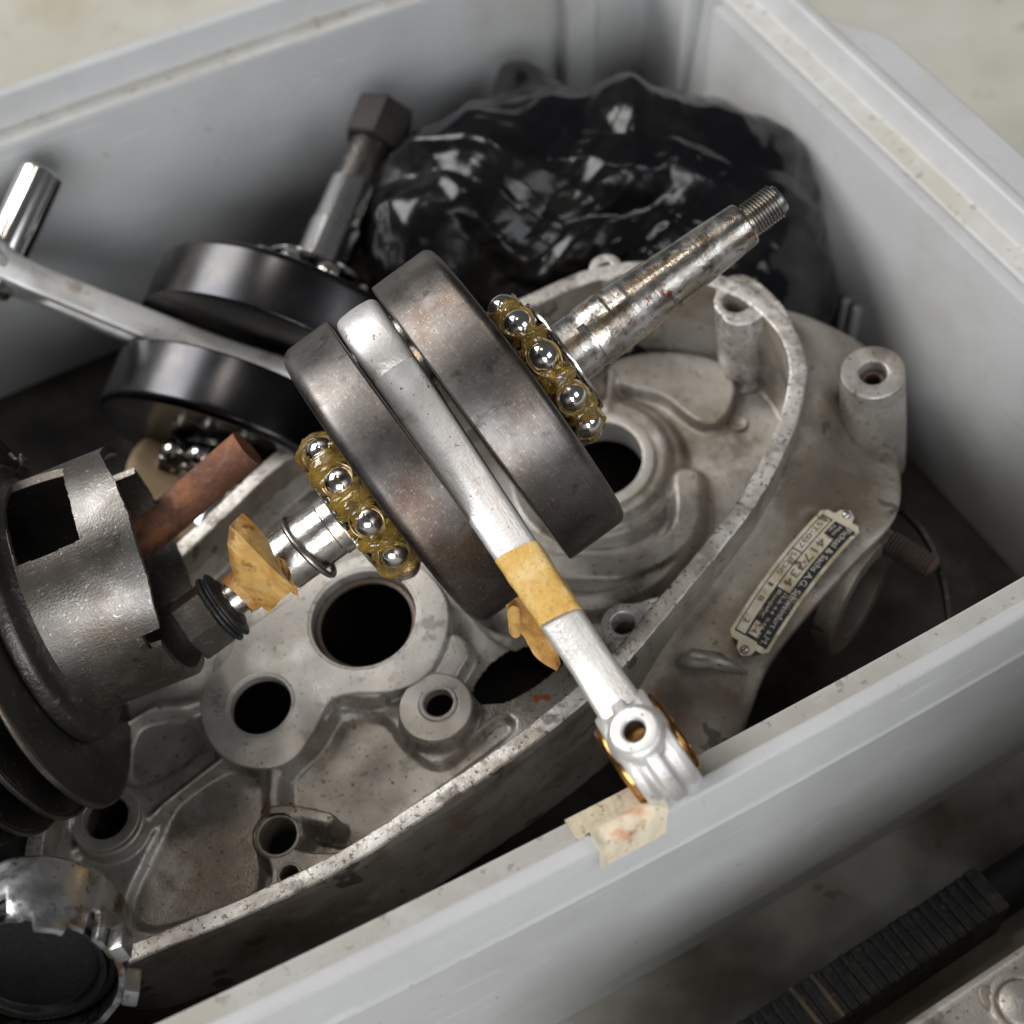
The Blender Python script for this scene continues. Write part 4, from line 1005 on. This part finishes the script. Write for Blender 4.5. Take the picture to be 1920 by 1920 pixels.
# tan disc under the rear crank
do = MB().add(*lathe(rp([(0.006, 0), (0.030, 0), (0.034, .0015), (0.034, .006), (0.031, .0075), (0.006, .0075), (0.006, 0)], .0012, 3), 80)).build('tan_disc', 'tan')
do.matrix_world = frame_z(WD(405, 925, 0.662), cdir(.25, -.65, -.6), cdir(1, 0, 0)); tag(do, 'tan round disc half hidden under the black rear crankshaft', 'disc')

# thin curved band beyond the stud
rows = []
for (x, y), t in zip(catmull([(1665, 938), (1705, 960), (1745, 1010), (1772, 1080), (1784, 1150), (1788, 1230)], 40), np.linspace(.612, .565, 40)):
    rows.append([WD(x, y, t), WD(x - 5, y + 6, t + .022)])
tag(MB().add(*thicken(*loft(rows), 0.0014)).build('metal_band', 'irondark'), 'thin curved dark metal band behind the threaded stud', 'band')

# ------------------------------------------------------------------ black plastic bag
blobs = [  # centre pixel, depth, radii (along the picture right, up, away)
    ((905, 400), .690, (.042, .042, .045)), ((1120, 370), .700, (.060, .046, .050)), ((1290, 430), .695, (.055, .048, .050)), ((1400, 530), .680, (.030, .050, .040)), ((980, 270), .715, (.020, .030, .022)),
    ((800, 500), .690, (.028, .040, .040)), ((1130, 560), .70, (.085, .05, .045)), ((975, 190), .725, (.009, .012, .010)), ((1210, 290), .715, (.045, .024, .035))]
ctr = WD(1130, 450, .700)
bx, by, bz = cdir(1, 0, 0), cdir(0, -1, 0), cdir(0, 0, 1)
Bl = [(Vector(((c_ := WD(*p, t) - ctr).dot(bx), c_.dot(by), c_.dot(bz))), r) for p, t, r in blobs]
def bag_sd(p):
    d = 9
    acc = 0
    for c_, r in Bl:
        q_ = Vector(((p.x - c_.x) / r[0], (p.y - c_.y) / r[1], (p.z - c_.z) / r[2])).length
        acc += math.exp(-9 * (q_ - 1))
    return -math.log(acc) / 9
rb_ = random.Random(11); FOLDS = []
for k in range(9):
    ang = math.radians(rb_.gauss(125, 38)); el = rb_.uniform(-.6, .6); fr = 11 * 1.38 ** k * rb_.uniform(.85, 1.15)
    FOLDS.append((math.cos(ang) * math.cos(el), math.sin(ang) * math.cos(el), math.sin(el), fr, 0.050 / fr * (.5, .7, .85, .9, .85, .75, .6, .45, .35)[k], rb_.uniform(.35, .9)))
bm = bmesh.new(); bmesh.ops.create_icosphere(bm, subdivisions=7, radius=1)
for v in bm.verts:
    d = v.co.normalized(); lo, hi = 0.0, 0.20
    # farthest crossing along this direction
    r_ = hi; step = .008
    while r_ > 0 and bag_sd(d * r_) > 0: r_ -= step
    lo, hi = max(r_, 0), r_ + step
    for _ in range(8):
        mid_ = (lo + hi) / 2
        if bag_sd(d * mid_) > 0: hi = mid_
        else: lo = mid_
    p = d * lo
    q_ = p * 26; wv = Vector((noise.noise(q_ * .7), noise.noise(q_ * .7 + Vector((7, 1, 3))), noise.noise(q_ * .7 + Vector((2, 9, 4)))))
    fold = 0.0
    for (dx, dy, dz, fr, am, wf) in FOLDS:
        ph = (p.x * dx + p.y * dy + p.z * dz) * fr + wf * (wv.x * dx + wv.y * dy + wv.z * dz)
        fold += am * (abs((ph % 1.0) - .5) * 4 - 1)
    v.co = p + d * (fold + .0008 * wv.x - .003)
me = bpy.data.meshes.new('bin_bag'); bm.to_mesh(me); bm.free(); me.shade_smooth()
bag = link('plastic_bag', me, 'bag'); bag.matrix_world = frame(ctr, bx, by, bz)
inv = bag.matrix_world.inverted()
for v in me.vertices:                                     # keep it inside the crate
    wp = bag.matrix_world @ v.co
    wp.x = min(wp.x, 0.3520 - .0006 * (1 + nz(wp, 60))) if wp.y < .468 else min(wp.x, .3580); wp.y = min(wp.y, 0.5215 - .0006 * (1 + nz(wp, 60))); wp.z = max(wp.z, .0055)
    v.co = inv @ wp
tag(bag, 'crumpled glossy black plastic bag in the corner of the crate', 'plastic bag')

# ------------------------------------------------------------------ things standing in front of the crate
# ribbed rubber
zt = 0.022
a0, a1 = WZ(1475, 1915, zt), WZ(1860, 1660, zt)
ex_ = (a1 - a0); ex_.z = 0; LX = ex_.length; ex_.normalize(); ey_ = Vector((0, 0, 1)).cross(ex_)
off = a0 - ex_ * 0.03; 
MR = frame(Vector((off.x, off.y, 0)), ex_, ey_, (0, 0, 1))
rub = empty('ribbed_rubber', MR, 'worn black ribbed rubber pad standing beside the crate', 'rubber pad')
LX += .03; hw = 0.0086
vs, fs = prism([[(-.01, -hw), (LX, -hw), (LX, hw), (-.01, hw)]], 0.0, zt - .0014, 0.002)
MB().add(vs, fs).build('pad_core', 'rubber', rub)
nr = 27; bmv = box(-.0008, .0008, -hw * .94, hw * .94, zt - .004, zt - .0002, .0006); rm = MB().add(*bmv).mesh('rib')
rm2 = rm.copy(); rm.materials.append(M['rubber']); rm2.materials.append(M['rubber_worn'])
for i in range(nr):
    o = link('rib', rm if i not in (9, 11, 27, 29) else rm2, 'rubber', rub); o.location = (0.0 + (LX - .006) * (i + .5) / nr, .0002 * math.sin(i * 5.1), .0003 * math.sin(i * 3.7)); o.rotation_euler = (0, 0, .03 * math.sin(i * 2.3))
MB().add(*box(LX - .005, LX + .0005, -hw, hw, zt - .012, zt - .0004, .001)).build('end_cap', 'rubber', rub)
MB().add(*lathe(rp([(0, LX), (.0085, LX), (.0085, LX + .09), (0, LX + .09)], .002), 32), Matrix.Translation((0, .0, zt - .012)) @ Matrix.Rotation(math.pi / 2, 4, 'Y')).build('shaft_stub', 'black', rub)
# silver engine cover
zc = 0.095
b0, b1 = WZ(1680, 1925, zc), WZ(1925, 1762, zc)
ex2 = (b1 - b0); ex2.z = 0; ex2.normalize(); ey2 = Vector((0, 0, 1)).cross(ex2)
MS = frame(Vector((b0.x, b0.y, 0)), ex2, ey2, (0, 0, 1))
cov = empty('engine_cover', MS, 'pale cast aluminium engine cover with a screw standing beside the crate', 'engine cover')
lpc = [(-.10, 0), (.30, 0), (.30, -.20), (-.10, -.20)]
MB().add(*prism([lpc], 0.0, zc, 0.004, 4)).build('cover_body', 'cast', cov)
iS = MS.inverted(); sp = iS @ WZ(1915, 1885, zc)
MB().add(*lathe(rp([(0.0095, zc - .002), (0.0092, zc + .0012), (0.0072, zc + .0016), (0.0068, zc + .0004), (0.0060, zc + .0018), (0.003, zc + .0028), (0, zc + .0031)], .0006, 3), 48), Matrix.Translation((sp.x, sp.y, 0))).build('screw', 'cast', cov)
sp = iS @ WZ(1862, 1880, zc)
vs, fs = lathe(rp([(.0030, zc + .0004), (.0028, zc + .0012), (.0012, zc + .0014), (0, zc + .0010)], .0003), 24)
MB().add([(x, y * 1.8, z) for x, y, z in vs], fs, Matrix.Translation((sp.x, sp.y, 0))).build('casting_mark', 'castdark', cov)

# unseen finned block, added to keep light off the crate's front wall
for k in range(14):
    MB().add(*box(-.02, .32, -.17, -.075, zc + .002 + k * .0092, zc + .0058 + k * .0092, .0012)).build('stacked_fin', 'cast', cov)
MB().add(*box(-.012, .312, -.162, -.083, zc - .004, zc + .126, .002)).build('light_blocker', 'castdark', cov)
